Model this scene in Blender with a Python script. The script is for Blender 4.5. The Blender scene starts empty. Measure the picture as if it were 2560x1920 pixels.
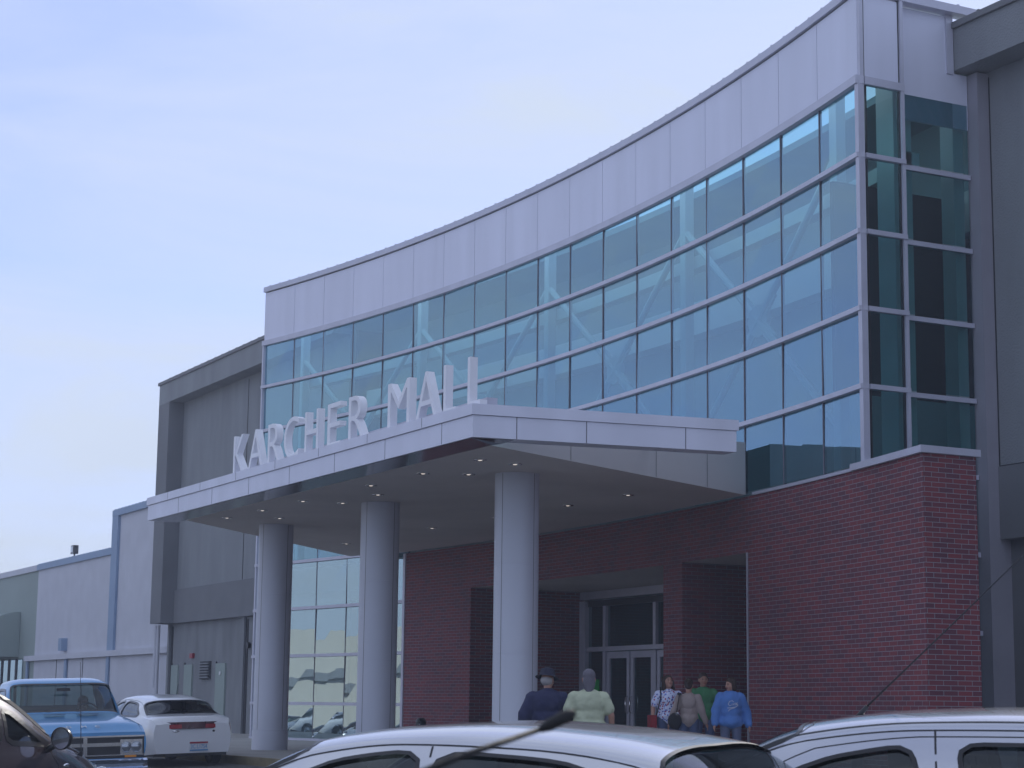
import bpy, bmesh, math, random
from mathutils import Vector, Matrix, noise
random.seed(7)
S = bpy.context.scene
COL = S.collection
R_ = math.radians
# ------------------------------------------------------------------ camera
cam_d = bpy.data.cameras.new("camera"); cam = bpy.data.objects.new("camera", cam_d); COL.objects.link(cam)
r = Vector((0.46542854, 0.8850023, 0.01213252)); u = Vector((0.13932664, -0.08679587, 0.98643528)); f = Vector((-0.87405055, 0.45742475, 0.16370167))
M = Matrix.Identity(4)
for i in range(3):
    M[i][0], M[i][1], M[i][2] = r[i], u[i], -f[i]
M[0][3], M[1][3], M[2][3] = 0, 0, 1.0
cam.matrix_world = M
cam_d.lens = 68.53; cam_d.sensor_width = 36; cam_d.clip_end = 3000; cam_d.clip_start = 0.05
cam_d.dof.use_dof = True; cam_d.dof.focus_distance = 34; cam_d.dof.aperture_fstop = 11
S.camera = cam
# ------------------------------------------------------------------ light
SUN = Vector((-0.42, 0.62, 0.50)).normalized()
el = math.asin(SUN.z); az = math.atan2(SUN.x, SUN.y)
W = bpy.data.worlds.new("World"); S.world = W; W.use_nodes = True
nt = W.node_tree; N = nt.nodes; Lk = nt.links; N.clear()
def nd(t, **k):
    n = N.new(t)
    for a, b in k.items(): setattr(n, a, b)
    return n
wo = nd('ShaderNodeOutputWorld'); bg = nd('ShaderNodeBackground'); bg.inputs[1].default_value = 0.125
sk = nd('ShaderNodeTexSky', sky_type='NISHITA', sun_disc=False, sun_elevation=el, sun_rotation=az)
sk.altitude = 800; sk.air_density = 1.0; sk.dust_density = 0.9; sk.ozone_density = 2.5
tc = nd('ShaderNodeTexCoord'); mp = nd('ShaderNodeMapping'); mp.inputs['Scale'].default_value = (1.3, 1.3, 5.0); mp.inputs['Rotation'].default_value = (0.25, 0.35, 0.9)
n1 = nd('ShaderNodeTexNoise'); n1.inputs['Scale'].default_value = 2.2; n1.inputs['Detail'].default_value = 7; n1.inputs['Roughness'].default_value = 0.55; n1.inputs['Distortion'].default_value = 0.6
cr = nd('ShaderNodeMapRange'); cr.inputs['From Min'].default_value = 0.36; cr.inputs['From Max'].default_value = 0.66; cr.inputs['To Min'].default_value = 0.48; cr.inputs['To Max'].default_value = 0.95
mx = nd('ShaderNodeMix', data_type='RGBA')
mx.inputs[7].default_value = (4.25, 4.8, 5.7, 1)
tn = nd('ShaderNodeMix', data_type='RGBA', blend_type='MULTIPLY'); tn.inputs[0].default_value = 1.0; tn.inputs[7].default_value = (0.79, 0.82, 1.34, 1)
Lk.new(tc.outputs['Generated'], mp.inputs[0]); Lk.new(mp.outputs[0], n1.inputs['Vector']); Lk.new(n1.outputs[0], cr.inputs[0])
Lk.new(sk.outputs[0], tn.inputs[6]); Lk.new(tn.outputs[2], mx.inputs[6]); Lk.new(cr.outputs[0], mx.inputs[0]); Lk.new(mx.outputs[2], bg.inputs[0]); Lk.new(bg.outputs[0], wo.inputs[0])
sd = bpy.data.lights.new("sun", 'SUN'); sd.energy = 3.2; sd.angle = R_(0.53); sd.color = (1, 0.96, 0.9)
so = bpy.data.objects.new("sun", sd); COL.objects.link(so); so.rotation_euler = SUN.to_track_quat('Z', 'Y').to_euler()
S.view_settings.view_transform = 'Standard'; S.view_settings.look = 'None'; S.view_settings.exposure = 0.36; S.view_settings.gamma = 1.0
S.render.resolution_x = 1024; S.render.resolution_y = 768
# ------------------------------------------------------------------ materials
def nmat(name):
    m = bpy.data.materials.new(name); m.use_nodes = True
    return m, m.node_tree.nodes, m.node_tree.links, m.node_tree.nodes['Principled BSDF']
def pm(name, c, rough=0.6, metal=0.0, var=0.12, scale=3.0, bump=0.0, bscale=60.0, coat=0.0, c2=None, streak=0.0, spec=0.5):
    m, n, l, p = nmat(name)
    p.inputs['Roughness'].default_value = rough; p.inputs['Metallic'].default_value = metal; p.inputs['Coat Weight'].default_value = coat
    p.inputs['Coat Roughness'].default_value = 0.04; p.inputs['Specular IOR Level'].default_value = spec
    t = n.new('ShaderNodeTexCoord'); no = n.new('ShaderNodeTexNoise'); no.inputs['Scale'].default_value = scale; no.inputs['Detail'].default_value = 6
    mpn = n.new('ShaderNodeMapping'); l.new(t.outputs['Object'], mpn.inputs[0]); l.new(mpn.outputs[0], no.inputs['Vector'])
    if streak: mpn.inputs['Scale'].default_value = (1, 1, streak)
    mr = n.new('ShaderNodeMapRange'); mr.inputs['From Min'].default_value = 0.3; mr.inputs['From Max'].default_value = 0.7
    mi = n.new('ShaderNodeMix'); mi.data_type = 'RGBA'
    c2 = c2 or tuple(x * (1 - 2 * var) for x in c[:3])
    mi.inputs[6].default_value = (*c[:3], 1); mi.inputs[7].default_value = (*c2[:3], 1)
    l.new(no.outputs[0], mr.inputs[0]); l.new(mr.outputs[0], mi.inputs[0]); l.new(mi.outputs[2], p.inputs['Base Color'])
    if bump:
        nb = n.new('ShaderNodeTexNoise'); nb.inputs['Scale'].default_value = bscale; nb.inputs['Detail'].default_value = 4; l.new(t.outputs['Object'], nb.inputs['Vector'])
        b = n.new('ShaderNodeBump'); b.inputs['Strength'].default_value = bump; b.inputs['Distance'].default_value = 0.02; l.new(nb.outputs[0], b.inputs['Height']); l.new(b.outputs[0], p.inputs['Normal'])
    return m
def glassmat(name, tint, refl=(0.9, 0.95, 1), ior=1.7, minr=0.0, wave=0.0, wscale=0.6, rough=0.0):
    m, n, l, p = nmat(name); n.remove(p)
    out = n['Material Output']; tr = n.new('ShaderNodeBsdfTransparent'); tr.inputs[0].default_value = (*tint, 1)
    gl = n.new('ShaderNodeBsdfGlossy'); gl.inputs[0].default_value = (*refl, 1); gl.inputs['Roughness'].default_value = rough
    fr = n.new('ShaderNodeFresnel'); fr.inputs[0].default_value = ior
    mr = n.new('ShaderNodeMapRange'); mr.inputs['To Min'].default_value = minr
    ms = n.new('ShaderNodeMixShader'); l.new(fr.outputs[0], mr.inputs[0]); l.new(mr.outputs[0], ms.inputs[0]); l.new(tr.outputs[0], ms.inputs[1]); l.new(gl.outputs[0], ms.inputs[2]); l.new(ms.outputs[0], out.inputs[0])
    if wave:
        t = n.new('ShaderNodeTexCoord'); nb = n.new('ShaderNodeTexNoise'); nb.inputs['Scale'].default_value = wscale; nb.inputs['Detail'].default_value = 1.5; l.new(t.outputs['Object'], nb.inputs['Vector'])
        b = n.new('ShaderNodeBump'); b.inputs['Strength'].default_value = wave; b.inputs['Distance'].default_value = 0.05; l.new(nb.outputs[0], b.inputs['Height']); l.new(b.outputs[0], gl.inputs['Normal'])
    return m
def brickmat():
    m, n, l, p = nmat('red_brick'); uv = n.new('ShaderNodeUVMap')
    bt = n.new('ShaderNodeTexBrick'); bt.offset = 0.5; bt.inputs['Scale'].default_value = 1.0; bt.inputs['Brick Width'].default_value = 0.285; bt.inputs['Row Height'].default_value = 0.0785; bt.inputs['Mortar Size'].default_value = 0.0055; bt.inputs['Mortar Smooth'].default_value = 0.15; bt.inputs['Bias'].default_value = -0.1
    bt.inputs['Color1'].default_value = (0.23, 0.045, 0.056, 1); bt.inputs['Color2'].default_value = (0.115, 0.038, 0.060, 1); bt.inputs['Mortar'].default_value = (0.27, 0.27, 0.30, 1)
    l.new(uv.outputs[0], bt.inputs['Vector'])
    no = n.new('ShaderNodeTexNoise'); no.inputs['Scale'].default_value = 0.6; no.inputs['Detail'].default_value = 8; l.new(uv.outputs[0], no.inputs['Vector'])
    mr = n.new('ShaderNodeMapRange'); mr.inputs['To Min'].default_value = 0.75; mr.inputs['To Max'].default_value = 1.2; l.new(no.outputs[0], mr.inputs[0])
    mi = n.new('ShaderNodeMix'); mi.data_type = 'RGBA'; mi.blend_type = 'MULTIPLY'; mi.inputs[0].default_value = 1; l.new(bt.outputs[0], mi.inputs[6]); l.new(mr.outputs[0], mi.inputs[7]); l.new(mi.outputs[2], p.inputs['Base Color'])
    p.inputs['Roughness'].default_value = 0.85
    b = n.new('ShaderNodeBump'); b.invert = True; b.inputs['Strength'].default_value = 0.6; b.inputs['Distance'].default_value = 0.008; l.new(bt.outputs['Fac'], b.inputs['Height']); l.new(b.outputs[0], p.inputs['Normal'])
    return m
MT = {}
MT['brick'] = brickmat()
MT['panel'] = pm('metal_panel', (0.73, 0.74, 0.87), 0.5, 0.1, 0.05, 1.6, streak=0.12)
MT['trim'] = pm('aluminium_trim', (0.56, 0.56, 0.66), 0.45, 0.15, 0.06, 2)
MT['dark'] = pm('dark_gasket', (0.02, 0.02, 0.025), 0.5, 0, 0.1, 5)
MT['sideglass'] = glassmat('return_glass', (0.34, 0.60, 0.60), (0.6, 0.75, 0.85), 1.5, 0.04, 0.04, 0.5)
MT['jointgrey'] = pm('joint_sealant', (0.16, 0.16, 0.2), 0.8, 0, 0.1, 4)
MT['glass'] = glassmat('curtain_glass', (0.36, 0.72, 0.80), (0.53, 0.77, 0.90), 1.85, 0.25, 0.04, 0.5)
MT['lowglass'] = glassmat('mirror_glass', (0.25, 0.42, 0.44), (0.66, 0.84, 0.90), 2.2, 0.42, 0.05, 0.9)
MT['doorglass'] = glassmat('door_glass', (0.30, 0.42, 0.42), (0.8, 0.9, 0.95), 1.6, 0.10, 0.03, 1.0)
MT['stucco'] = pm('green_grey_stucco', (0.265, 0.28, 0.30), 0.9, 0, 0.10, 1.2, 0.9, 25, streak=0.25)
MT['pilaster'] = pm('pilaster_metal', (0.34, 0.33, 0.38), 0.5, 0.1, 0.05, 1.5)
MT['stucco2'] = pm('band_paint', (0.185, 0.19, 0.205), 0.85, 0, 0.06, 1.2, 0.25, 60)
MT['block'] = pm('painted_block', (0.235, 0.245, 0.26), 0.85, 0, 0.14, 1.4, 0.3, 40, streak=0.3)
MT['white'] = pm('white_stucco', (0.60, 0.61, 0.68), 0.85, 0, 0.05, 1.2, 0.3, 40)
MT['bluegrey'] = pm('blue_grey_metal', (0.26, 0.36, 0.52), 0.6, 0, 0.05, 1.5)
MT['greyw'] = pm('sage_stucco', (0.30, 0.36, 0.34), 0.88, 0, 0.04, 0.9, 0.3, 40)
MT['col'] = pm('column_metal', (0.58, 0.60, 0.68), 0.45, 0.1, 0.03, 0.6)
MT['fascia'] = pm('fascia_panel', (0.73, 0.74, 0.86), 0.45, 0.1, 0.06, 1.4, streak=0.3)
MT['soffit'] = pm('soffit_plaster', (0.70, 0.64, 0.60), 0.85, 0, 0.10, 0.35, 0.2, 20)
MT['bronze'] = pm('dark_glossy_metal', (0.06, 0.07, 0.09), 0.12, 0.9, 0.1, 1)
MT['slab'] = pm('canopy_side_panel', (0.70, 0.67, 0.66), 0.6, 0.05, 0.04, 0.5)
MT['letter'] = pm('letter_paint', (0.84, 0.84, 0.89), 0.4, 0.0, 0.03, 3)
MT['lamp'] = pm('chrome_reflector', (0.8, 0.8, 0.78), 0.12, 1.0, 0.1, 9)
m, n, l, p = nmat('lit_bulb'); p.inputs['Emission Color'].default_value = (1, .86, .75, 1); p.inputs['Emission Strength'].default_value = 0.6; p.inputs['Base Color'].default_value = (.8, .8, .8, 1); MT['bulb'] = m
MT['steel'] = pm('white_steel', (0.68, 0.70, 0.70), 0.5, 0, 0.03, 2)
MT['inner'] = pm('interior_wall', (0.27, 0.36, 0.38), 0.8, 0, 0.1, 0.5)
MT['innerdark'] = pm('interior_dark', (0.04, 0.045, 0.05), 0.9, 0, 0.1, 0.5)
MT['asphalt'] = pm('asphalt', (0.10, 0.10, 0.10), 0.92, 0, 0.15, 0.4, 0.5, 40)
MT['concrete'] = pm('concrete', (0.40, 0.385, 0.36), 0.9, 0, 0.12, 0.7, 0.3, 30)
MT['yellow'] = pm('kerb_yellow', (0.26, 0.215, 0.12), 0.8, 0, 0.22, 2.5, 0.3, 40)
MT['paintw'] = pm('road_marking_paint', (0.6, 0.6, 0.58), 0.8, 0, 0.2, 3)
MT['cream'] = pm('cream_stucco', (0.62, 0.585, 0.52), 0.9, 0, 0.04, 0.3)
MT['rubber'] = pm('rubber', (0.018, 0.018, 0.02), 0.75, 0, 0.1, 10, 0.2)
MT['chrome'] = pm('chrome', (0.78, 0.78, 0.80), 0.08, 1.0, 0.05, 5)
MT['carglass'] = glassmat('car_glass', (0.36, 0.46, 0.46), (0.9, 0.95, 1), 1.5, 0.02)
MT['trimblack'] = pm('black_trim', (0.015, 0.015, 0.02), 0.3, 0, 0.1, 5)
MT['silver'] = pm('silver_paint', (0.62, 0.62, 0.66), 0.22, 0.65, 0.02, 2, coat=1.0)
MT['silver2'] = pm('silver_blue_paint', (0.52, 0.53, 0.60), 0.24, 0.65, 0.02, 2, coat=1.0)
MT['whitep'] = pm('white_paint', (0.72, 0.73, 0.76), 0.3, 0, 0.02, 2, coat=1.0)
MT['bluep'] = pm('blue_paint', (0.07, 0.28, 0.56), 0.3, 0.0, 0.05, 2, coat=0.8)
MT['darkp'] = pm('aubergine_paint', (0.050, 0.036, 0.046), 0.25, 0.4, 0.08, 2, coat=1.0)
MT['red'] = pm('red_lens', (0.38, 0.02, 0.03), 0.15, 0, 0.1, 8, coat=1)
MT['darkred'] = pm('dark_red_lens', (0.07, 0.008, 0.02), 0.12, 0, 0.1, 8, coat=1)
MT['amber'] = pm('amber_lens', (0.7, 0.25, 0.02), 0.2, 0, 0.1, 8)
MT['lens'] = pm('headlight_lens', (0.35, 0.38, 0.42), 0.08, 0.7, 0.1, 8, coat=1)
MT['leaf'] = pm('leaves', (0.06, 0.11, 0.025), 0.7, 0, 0.2, 3)
MT['bark'] = pm('bark', (0.12, 0.09, 0.06), 0.9, 0, 0.2, 6, 0.5)
MT['seat'] = pm('seat_cloth', (0.11, 0.11, 0.13), 0.9, 0, 0.1, 8)
MT['greenpaper'] = pm('green_poster', (0.02, 0.45, 0.08), 0.6, 0, 0.05, 5)
MT['skin'] = pm('skin', (0.42, 0.22, 0.16), 0.55, 0, 0.06, 12)
MT['platew'] = pm('plate_white', (0.65, 0.66, 0.68), 0.4, 0, 0.05, 20)
MT['redbox'] = pm('red_box', (0.35, 0.03, 0.05), 0.5, 0, 0.1, 8)
# ------------------------------------------------------------------ mesh builder
class MB:
    def __init__(s): s.v = []; s.f = []; s.uv = []; s.mi = []; s.m = 0
    def face(s, pts, uvs=None):
        b = len(s.v); s.v += [tuple(p) for p in pts]; s.f.append(tuple(range(b, b + len(pts)))); s.mi.append(s.m)
        if uvs is None:
            n = (Vector(pts[1]) - Vector(pts[0])).cross(Vector(pts[2]) - Vector(pts[0]))
            if abs(n.z) > 0.7 * max(n.length, 1e-9): uvs = [(p[0], p[1]) for p in pts]
            elif abs(n.x) > abs(n.y): uvs = [(p[1], p[2]) for p in pts]
            else: uvs = [(p[0], p[2]) for p in pts]
        s.uv += list(uvs)
    def mesh(s, vs, fs):
        b = len(s.v); s.v += [tuple(p) for p in vs]
        for q in fs:
            s.f.append(tuple(b + i for i in q)); s.mi.append(s.m); s.uv += [(vs[i][0], vs[i][2]) for i in q]
    def box(s, x0, y0, z0, x1, y1, z1):
        x0, x1 = sorted((x0, x1)); y0, y1 = sorted((y0, y1)); z0, z1 = sorted((z0, z1))
        s.prism([(x0, y0), (x1, y0), (x1, y1), (x0, y1)], z0, z1)
    def prism(s, poly, z0, z1):
        a = sum(poly[i][0] * poly[(i + 1) % len(poly)][1] - poly[(i + 1) % len(poly)][0] * poly[i][1] for i in range(len(poly)))
        if a < 0: poly = poly[::-1]
        n = len(poly); g = (lambda k: z0) if not callable(z0) else z0; h = (lambda k: z1) if not callable(z1) else z1
        lo = [(p[0], p[1], g(p)) for p in poly]; hi = [(p[0], p[1], h(p)) for p in poly]
        s.face(lo[::-1]); s.face(hi)
        for i in range(n):
            j = (i + 1) % n; s.face([lo[i], lo[j], hi[j], hi[i]])
    def bar(s, a, b, w, h, up=(0, 0, 1)):
        a = Vector(a); b = Vector(b); d = (b - a).normalized(); sx = d.cross(Vector(up))
        if sx.length < 1e-4: sx = d.cross(Vector((1, 0, 0)))
        sx.normalize(); uz = sx.cross(d)
        c = [(sx * i * w / 2 + uz * j * h / 2) for i, j in ((-1, -1), (1, -1), (1, 1), (-1, 1))]
        A = [a + q for q in c]; B = [b + q for q in c]
        s.face(A); s.face(B[::-1])
        for i in range(4):
            j = (i + 1) % 4; s.face([A[j], A[i], B[i], B[j]])
    def tube(s, pts, rad, n=8, caps=True):
        pts = [Vector(p) for p in pts]; rings = []; rr = rad if isinstance(rad, (list, tuple)) else [rad] * len(pts); prev = None
        for i, p in enumerate(pts):
            d = (pts[min(i + 1, len(pts) - 1)] - pts[max(i - 1, 0)]).normalized()
            if prev is None: prev = d.orthogonal().normalized()
            prev = (prev - d * prev.dot(d)).normalized(); q = d.cross(prev)
            rings.append([p + (prev * math.cos(2 * math.pi * k / n) + q * math.sin(2 * math.pi * k / n)) * rr[i] for k in range(n)])
        vs = [v for R in rings for v in R]; fs = []
        for i in range(len(pts) - 1):
            for k in range(n):
                fs.append((i * n + k, i * n + (k + 1) % n, (i + 1) * n + (k + 1) % n, (i + 1) * n + k))
        if caps: fs.append(tuple(range(n))[::-1]); fs.append(tuple((len(pts) - 1) * n + k for k in range(n)))
        s.mesh(vs, fs)
    def lathe(s, prof, c, n=32, axis='z'):
        vs = []; fs = []
        for rad, h in prof:
            for k in range(n):
                a = 2 * math.pi * k / n; x, y = rad * math.cos(a), rad * math.sin(a)
                vs.append({'z': (c[0] + x, c[1] + y, c[2] + h), 'y': (c[0] + x, c[1] + h, c[2] + y), 'x': (c[0] + h, c[1] + x, c[2] + y)}[axis])
        for i in range(len(prof) - 1):
            for k in range(n):
                q = (i * n + k, i * n + (k + 1) % n, (i + 1) * n + (k + 1) % n, (i + 1) * n + k)
                fs.append(q if axis != 'y' else q[::-1])
        s.mesh(vs, fs)
    def ell(s, c, rx, ry, rz, seg=14, rings=9):
        vs = []; fs = []
        for i in range(rings + 1):
            t = math.pi * i / rings
            for k in range(seg):
                a = 2 * math.pi * k / seg; vs.append((c[0] + rx * math.sin(t) * math.cos(a), c[1] + ry * math.sin(t) * math.sin(a), c[2] - rz * math.cos(t)))
        for i in range(rings):
            for k in range(seg): fs.append((i * seg + k, i * seg + (k + 1) % seg, (i + 1) * seg + (k + 1) % seg, (i + 1) * seg + k))
        s.mesh(vs, fs)
    def cap(s, a, ra, b, rb, n=10):
        a = Vector(a); b = Vector(b)
        s.ell(a, ra, ra, ra, n, 6); s.ell(b, rb, rb, rb, n, 6); s.tube([a, b], [ra, rb], n)
    def build(s, name, mat, parent=None, smooth=False, sharp=None, **props):
        me = bpy.data.meshes.new(name); me.from_pydata(s.v, [], s.f)
        uvl = me.uv_layers.new(name='UVMap')
        for i, q in enumerate(s.uv): uvl.data[i].uv = q
        mats = mat if isinstance(mat, (list, tuple)) else [mat]
        for m in mats: me.materials.append(MT[m] if isinstance(m, str) else m)
        for p, k in zip(me.polygons, s.mi): p.material_index = k
        me.update()
        if smooth or sharp:
            bm = bmesh.new(); bm.from_mesh(me); bmesh.ops.remove_doubles(bm, verts=bm.verts, dist=0.0004)
            bm.to_mesh(me); bm.free()
            me.shade_smooth()
            if sharp: me.set_sharp_from_angle(angle=R_(sharp))
        o = bpy.data.objects.new(name, me); COL.objects.link(o)
        if parent: o.parent = parent
        for k, v in props.items(): o[k] = v
        return o
def empty(name, loc=(0, 0, 0), rz=0, **props):
    o = bpy.data.objects.new(name, None); COL.objects.link(o); o.location = loc; o.rotation_euler = (0, 0, rz); o.empty_display_size = 0.2
    for k, v in props.items(): o[k] = v
    return o
def bevel(o, w=0.02, seg=2):
    b = o.modifiers.new('bevel', 'BEVEL'); b.width = w; b.segments = seg; b.limit_method = 'ANGLE'; return o
def ground_z(y):
    return -0.15 - 0.035 * (13.25 - y) if y > -15 else -0.15 - 0.035 * 28.25
# ------------------------------------------------------------------ ground
g = MB(); ys = [-600, -15, 0, 13.15]
for i in range(3):
    y0, y1 = ys[i], ys[i + 1]; g.face([(-800, y0, ground_z(y0)), (600, y0, ground_z(y0)), (600, y1, ground_z(y1)), (-800, y1, ground_z(y1))])
g.face([(-800, 13.15, -.1535), (600, 13.15, -.1535), (600, 900, -.1535), (-800, 900, -.1535)])
g.build('parking_lot', 'asphalt', kind='structure')
g = MB(); g.box(-72, 13.42, -0.2, 8, 25.5, 0.0); g.build('sidewalk', 'concrete', kind='structure')
g = MB(); g.box(-72, 13.25, -0.3, 8, 13.416, 0.002); bevel(g.build('kerb', 'yellow', kind='structure'), 0.02)
g = MB()
for k in range(9):
    x0 = 2 - k * 7
    for (a, b) in (((x0, 5.5), (x0 - 3.2, 0.5)),):
        d = Vector((b[0] - a[0], b[1] - a[1], 0)).normalized() * 0.06; nx = (-d.y, d.x)
        P = [(a[0] + nx[0], a[1] + nx[1]), (b[0] + nx[0], b[1] + nx[1]), (b[0] - nx[0], b[1] - nx[1]), (a[0] - nx[0], a[1] - nx[1])]
        g.face([(p[0], p[1], ground_z(p[1]) + 0.005) for p in P][::-1])
g.build('parking_bay_markings', 'paintw', kind='structure')
# ------------------------------------------------------------------ entrance building
CX, CY, RG = -41.01, -47.6, 69.72
def arc(x, R=RG): return (x, CY + math.sqrt(R * R - (x - CX) ** 2))
def uarc(x): return RG * math.asin((x - CX) / RG)
EB = empty('mall_entrance', (-41, 22, 0), label='concave glass fronted mall entrance building above a red brick base', category='building')
EB_inv = Matrix.Translation((41, -22, 0))
def eb(mb, name, mat, parent=None, **k):
    o = mb.build(name, mat, parent or EB, **k)
    if parent is None: o.matrix_parent_inverse = EB_inv
    return o
# panel division: 18 bays
th = [math.asin((-55.66 - CX) / RG) + i * (math.asin((-26.28 - CX) / RG) - math.asin((-55.66 - CX) / RG)) / 18 for i in range(19)]
def pt(t, R=RG): return (CX + R * math.sin(t), CY + R * math.cos(t))
zrow = [11.92 - 1.36 * k for k in range(10)]; zrow[9] = 0.02
# parapet panels
for i in range(18):
    b = MB(); t0, t1 = th[i] + 0.00012, th[i + 1] - 0.00012; sub = 3
    pts = [pt(t0 + (t1 - t0) * k / sub, RG - 0.03) for k in range(sub + 1)]; bk = [pt(t0 + (t1 - t0) * k / sub, RG + 0.15) for k in range(sub + 1)][::-1]
    b.prism(pts + bk, 11.98, 13.50)
    o = eb(b, 'parapet_panel', 'panel')
b = MB(); nn = 54
outer = [pt(th[0] - 0.0008 + (th[18] - th[0] + 0.0012) * k / nn, RG - 0.09) for k in range(nn + 1)]; inner = [pt(th[0] - 0.0008 + (th[18] - th[0] + 0.0012) * k / nn, RG + 0.32) for k in range(nn + 1)]
b.prism(outer + inner[::-1], 13.53, 13.68)
for k in range(55):
    t = th[0] + (th[18] - th[0]) * (k + 0.5) / 55; p = pt(t, RG - 0.06); b.box(p[0] - .018, p[1] - .02, 13.68, p[0] + .018, p[1] + .02, 13.712)
b.box(-26.22, 20.62, 13.53, -26.5, 23.4, 13.68)
for y in (21.0, 21.6, 22.2, 22.8): b.box(-26.27, y, 13.68, -26.32, y + .05, 13.725)
eb(b, 'parapet_coping', 'trim')
b = MB(); b.prism([pt(th[0] + (th[18] - th[0]) * k / nn, RG - 0.005) for k in range(nn + 1)] + [pt(th[0] + (th[18] - th[0]) * k / nn, RG + 0.1) for k in range(nn + 1)][::-1], 11.95, 13.54)
eb(b, 'parapet_backing', 'dark')
# glass panes, front
small = MB()
for k in range(9):
    for i in range(18):
        if k >= 5 and i > 4: continue
        t0, t1 = th[i], th[i + 1]; a, c = pt(t0, RG), pt(t1, RG); z1, z0 = zrow[k] - 0.04, zrow[k + 1] + 0.04
        d = Vector((c[0] - a[0], c[1] - a[1], 0)); d.normalize(); a2 = (a[0] + d.x * .02, a[1] + d.y * .02); c2 = (c[0] - d.x * .02, c[1] - d.y * .02)
        j = [random.uniform(-.010, .010) for _ in range(4)]
        tgt = MB() if not (k == 4 and 0 <= i < 15) else small
        tgt.face([(a2[0], a2[1] + j[0], z0), (c2[0], c2[1] + j[1], z0), (c2[0], c2[1] + j[2], z1), (a2[0], a2[1] + j[3], z1)])
        if tgt is not small: eb(tgt, 'glass_pane', 'glass' if k < 5 else 'lowglass')
eb(small, 'glass_pane', 'glass', kind='stuff')
# side panes  (x = const)
XS, XS2 = -26.28, -26.42
side_rows = [(13.50, 11.98)] + [(zrow[k] - .04, zrow[k + 1] + .04) for k in range(9)]
for k in range(9):
    z1, z0 = zrow[k] - .04, zrow[k + 1] + .04
    b = MB(); b.face([(XS, 20.67, z0), (XS, 21.42, z0), (XS, 21.42, z1), (XS, 20.67, z1)]); eb(b, 'glass_pane', 'sideglass')
    b = MB(); b.face([(XS2, 21.53, z0), (XS2, 23.08, z0), (XS2, 23.08, z1), (XS2, 21.53, z1)]); eb(b, 'glass_pane', 'sideglass')
b = MB(); b.box(XS - .06, 20.70, 11.98, XS + .01, 21.40, 13.50); eb(b, 'parapet_panel', 'panel')
b = MB(); b.prism([(XS2 - .06, 21.52), (XS2, 21.52), (XS2, 22.80), (XS2 - .06, 22.80)], 11.42, 13.50); b.box(XS2 - .06, 22.80, 11.42, XS2, 23.1, 12.45); eb(b, 'parapet_panel', 'panel')
# transoms
for k in range(10):
    z = zrow[k]; b = MB(); i1 = 18 if k <= 4 else (5 if k > 5 else 18)
    a0, a1 = th[0] - 0.0006, th[i1] + (0.0008 if i1 == 18 else 0); m = 3 * i1; h = 0.043 if k else 0.075
    if k == 5:
        m = 15; b.prism([pt(a0 + (th[5] - a0) * j / m, RG - .1) for j in range(m + 1)] + [pt(a0 + (th[5] - a0) * j / m, RG + .06) for j in range(m + 1)][::-1], z - h, z + h)
    else:
        b.prism([pt(a0 + (a1 - a0) * j / m, RG - .1) for j in range(m + 1)] + [pt(a0 + (a1 - a0) * j / m, RG + .06) for j in range(m + 1)][::-1], z - h, z + h)
    eb(b, 'transom', 'trim'); b = MB()
    if k: b.box(XS - .05, 20.62, z - .042, XS + .07, 21.50, z + .042)
    else: b.box(XS - .05, 20.62, z - .07, XS + .06, 21.50, z + .07)
    if k: eb(b, 'transom', 'trim'); b = MB()
    if k: b.box(XS2 - .05, 21.53, z - .075, XS2 + .04, 23.1, z + .01)
    eb(b, 'transom', 'trim')
for i in range(19):
    p = pt(th[i]); b = MB(); z0 = zrow[5] if i > 5 else 0.0
    if i in (0, 18):
        b.box(p[0] - .05, p[1] - .07, z0 if i == 0 else 5.1, p[0] + .05, p[1] + .06, 11.9)
        b.box(p[0] - .05, p[1] - .02, 11.95, p[0] + .05, p[1] + .06, 13.53); eb(b, 'mullion', 'trim')
    else:
        b.box(p[0] - .013, p[1] - .012, z0, p[0] + .013, p[1] + .05, 11.9); eb(b, 'mullion', 'jointgrey')
b = MB(); b.box(XS - .06, 21.43, 0, XS + .05, 21.50, 13.53); eb(b, 'mullion', 'trim')
b = MB(); b.box(XS - .05, 20.675, 5, XS + .004, 20.695, 13.53); b.box(XS - .05, 21.405, 5, XS + .004, 21.43, 13.53); eb(b, 'mullion', 'dark')
b = MB(); b.box(XS2 - .1, 22.62, 12.42, XS2 + .03, 22.78, 13.53); eb(b, 'corner_trim', 'trim')
# interior
b = MB()
def rarc(R, n=30): return [arc(-55.4 + (55.4 - 26.62) * j / n, R) for j in range(n + 1)]
b.prism(rarc(73.4) + rarc(73.6)[::-1], 0, 13.3); eb(b, 'interior_wall', 'inner')
b = MB(); b.box(-28.1, 21.25, 6.7, -28.0, 26, 10.6); eb(b, 'dark_backdrop', 'innerdark')  # added dark sheet that keeps the return panes near black
b = MB(); b.prism(rarc(72.9) + rarc(73.38)[::-1], 9.9, 10.7); b.prism(rarc(70.9) + rarc(71.2)[::-1], 10.62, 10.9); b.prism(rarc(69.85) + rarc(70.3)[::-1], 5.0, 5.12); eb(b, 'interior_beam', 'steel')
b = MB(); b.prism(rarc(69.9) + rarc(73.38)[::-1], 4.2, 4.9); eb(b, 'interior_floor', 'inner')
b = MB(); b.prism(rarc(71.6) + rarc(73.4)[::-1], 12.6, 12.75); b.box(-26.5, 21.5, 13.2, -27.6, 27, 13.3); eb(b, 'interior_ceiling', 'inner')
colx = [-55.2, -48.85, -42.2, -35.55, -29.0]
for x in colx:
    p = arc(x, 70.75); b = MB(); b.box(x - .11, p[1] - .11, 4.9, x + .11, p[1] + .11, 12.9); eb(b, 'interior_column', 'steel')
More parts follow.
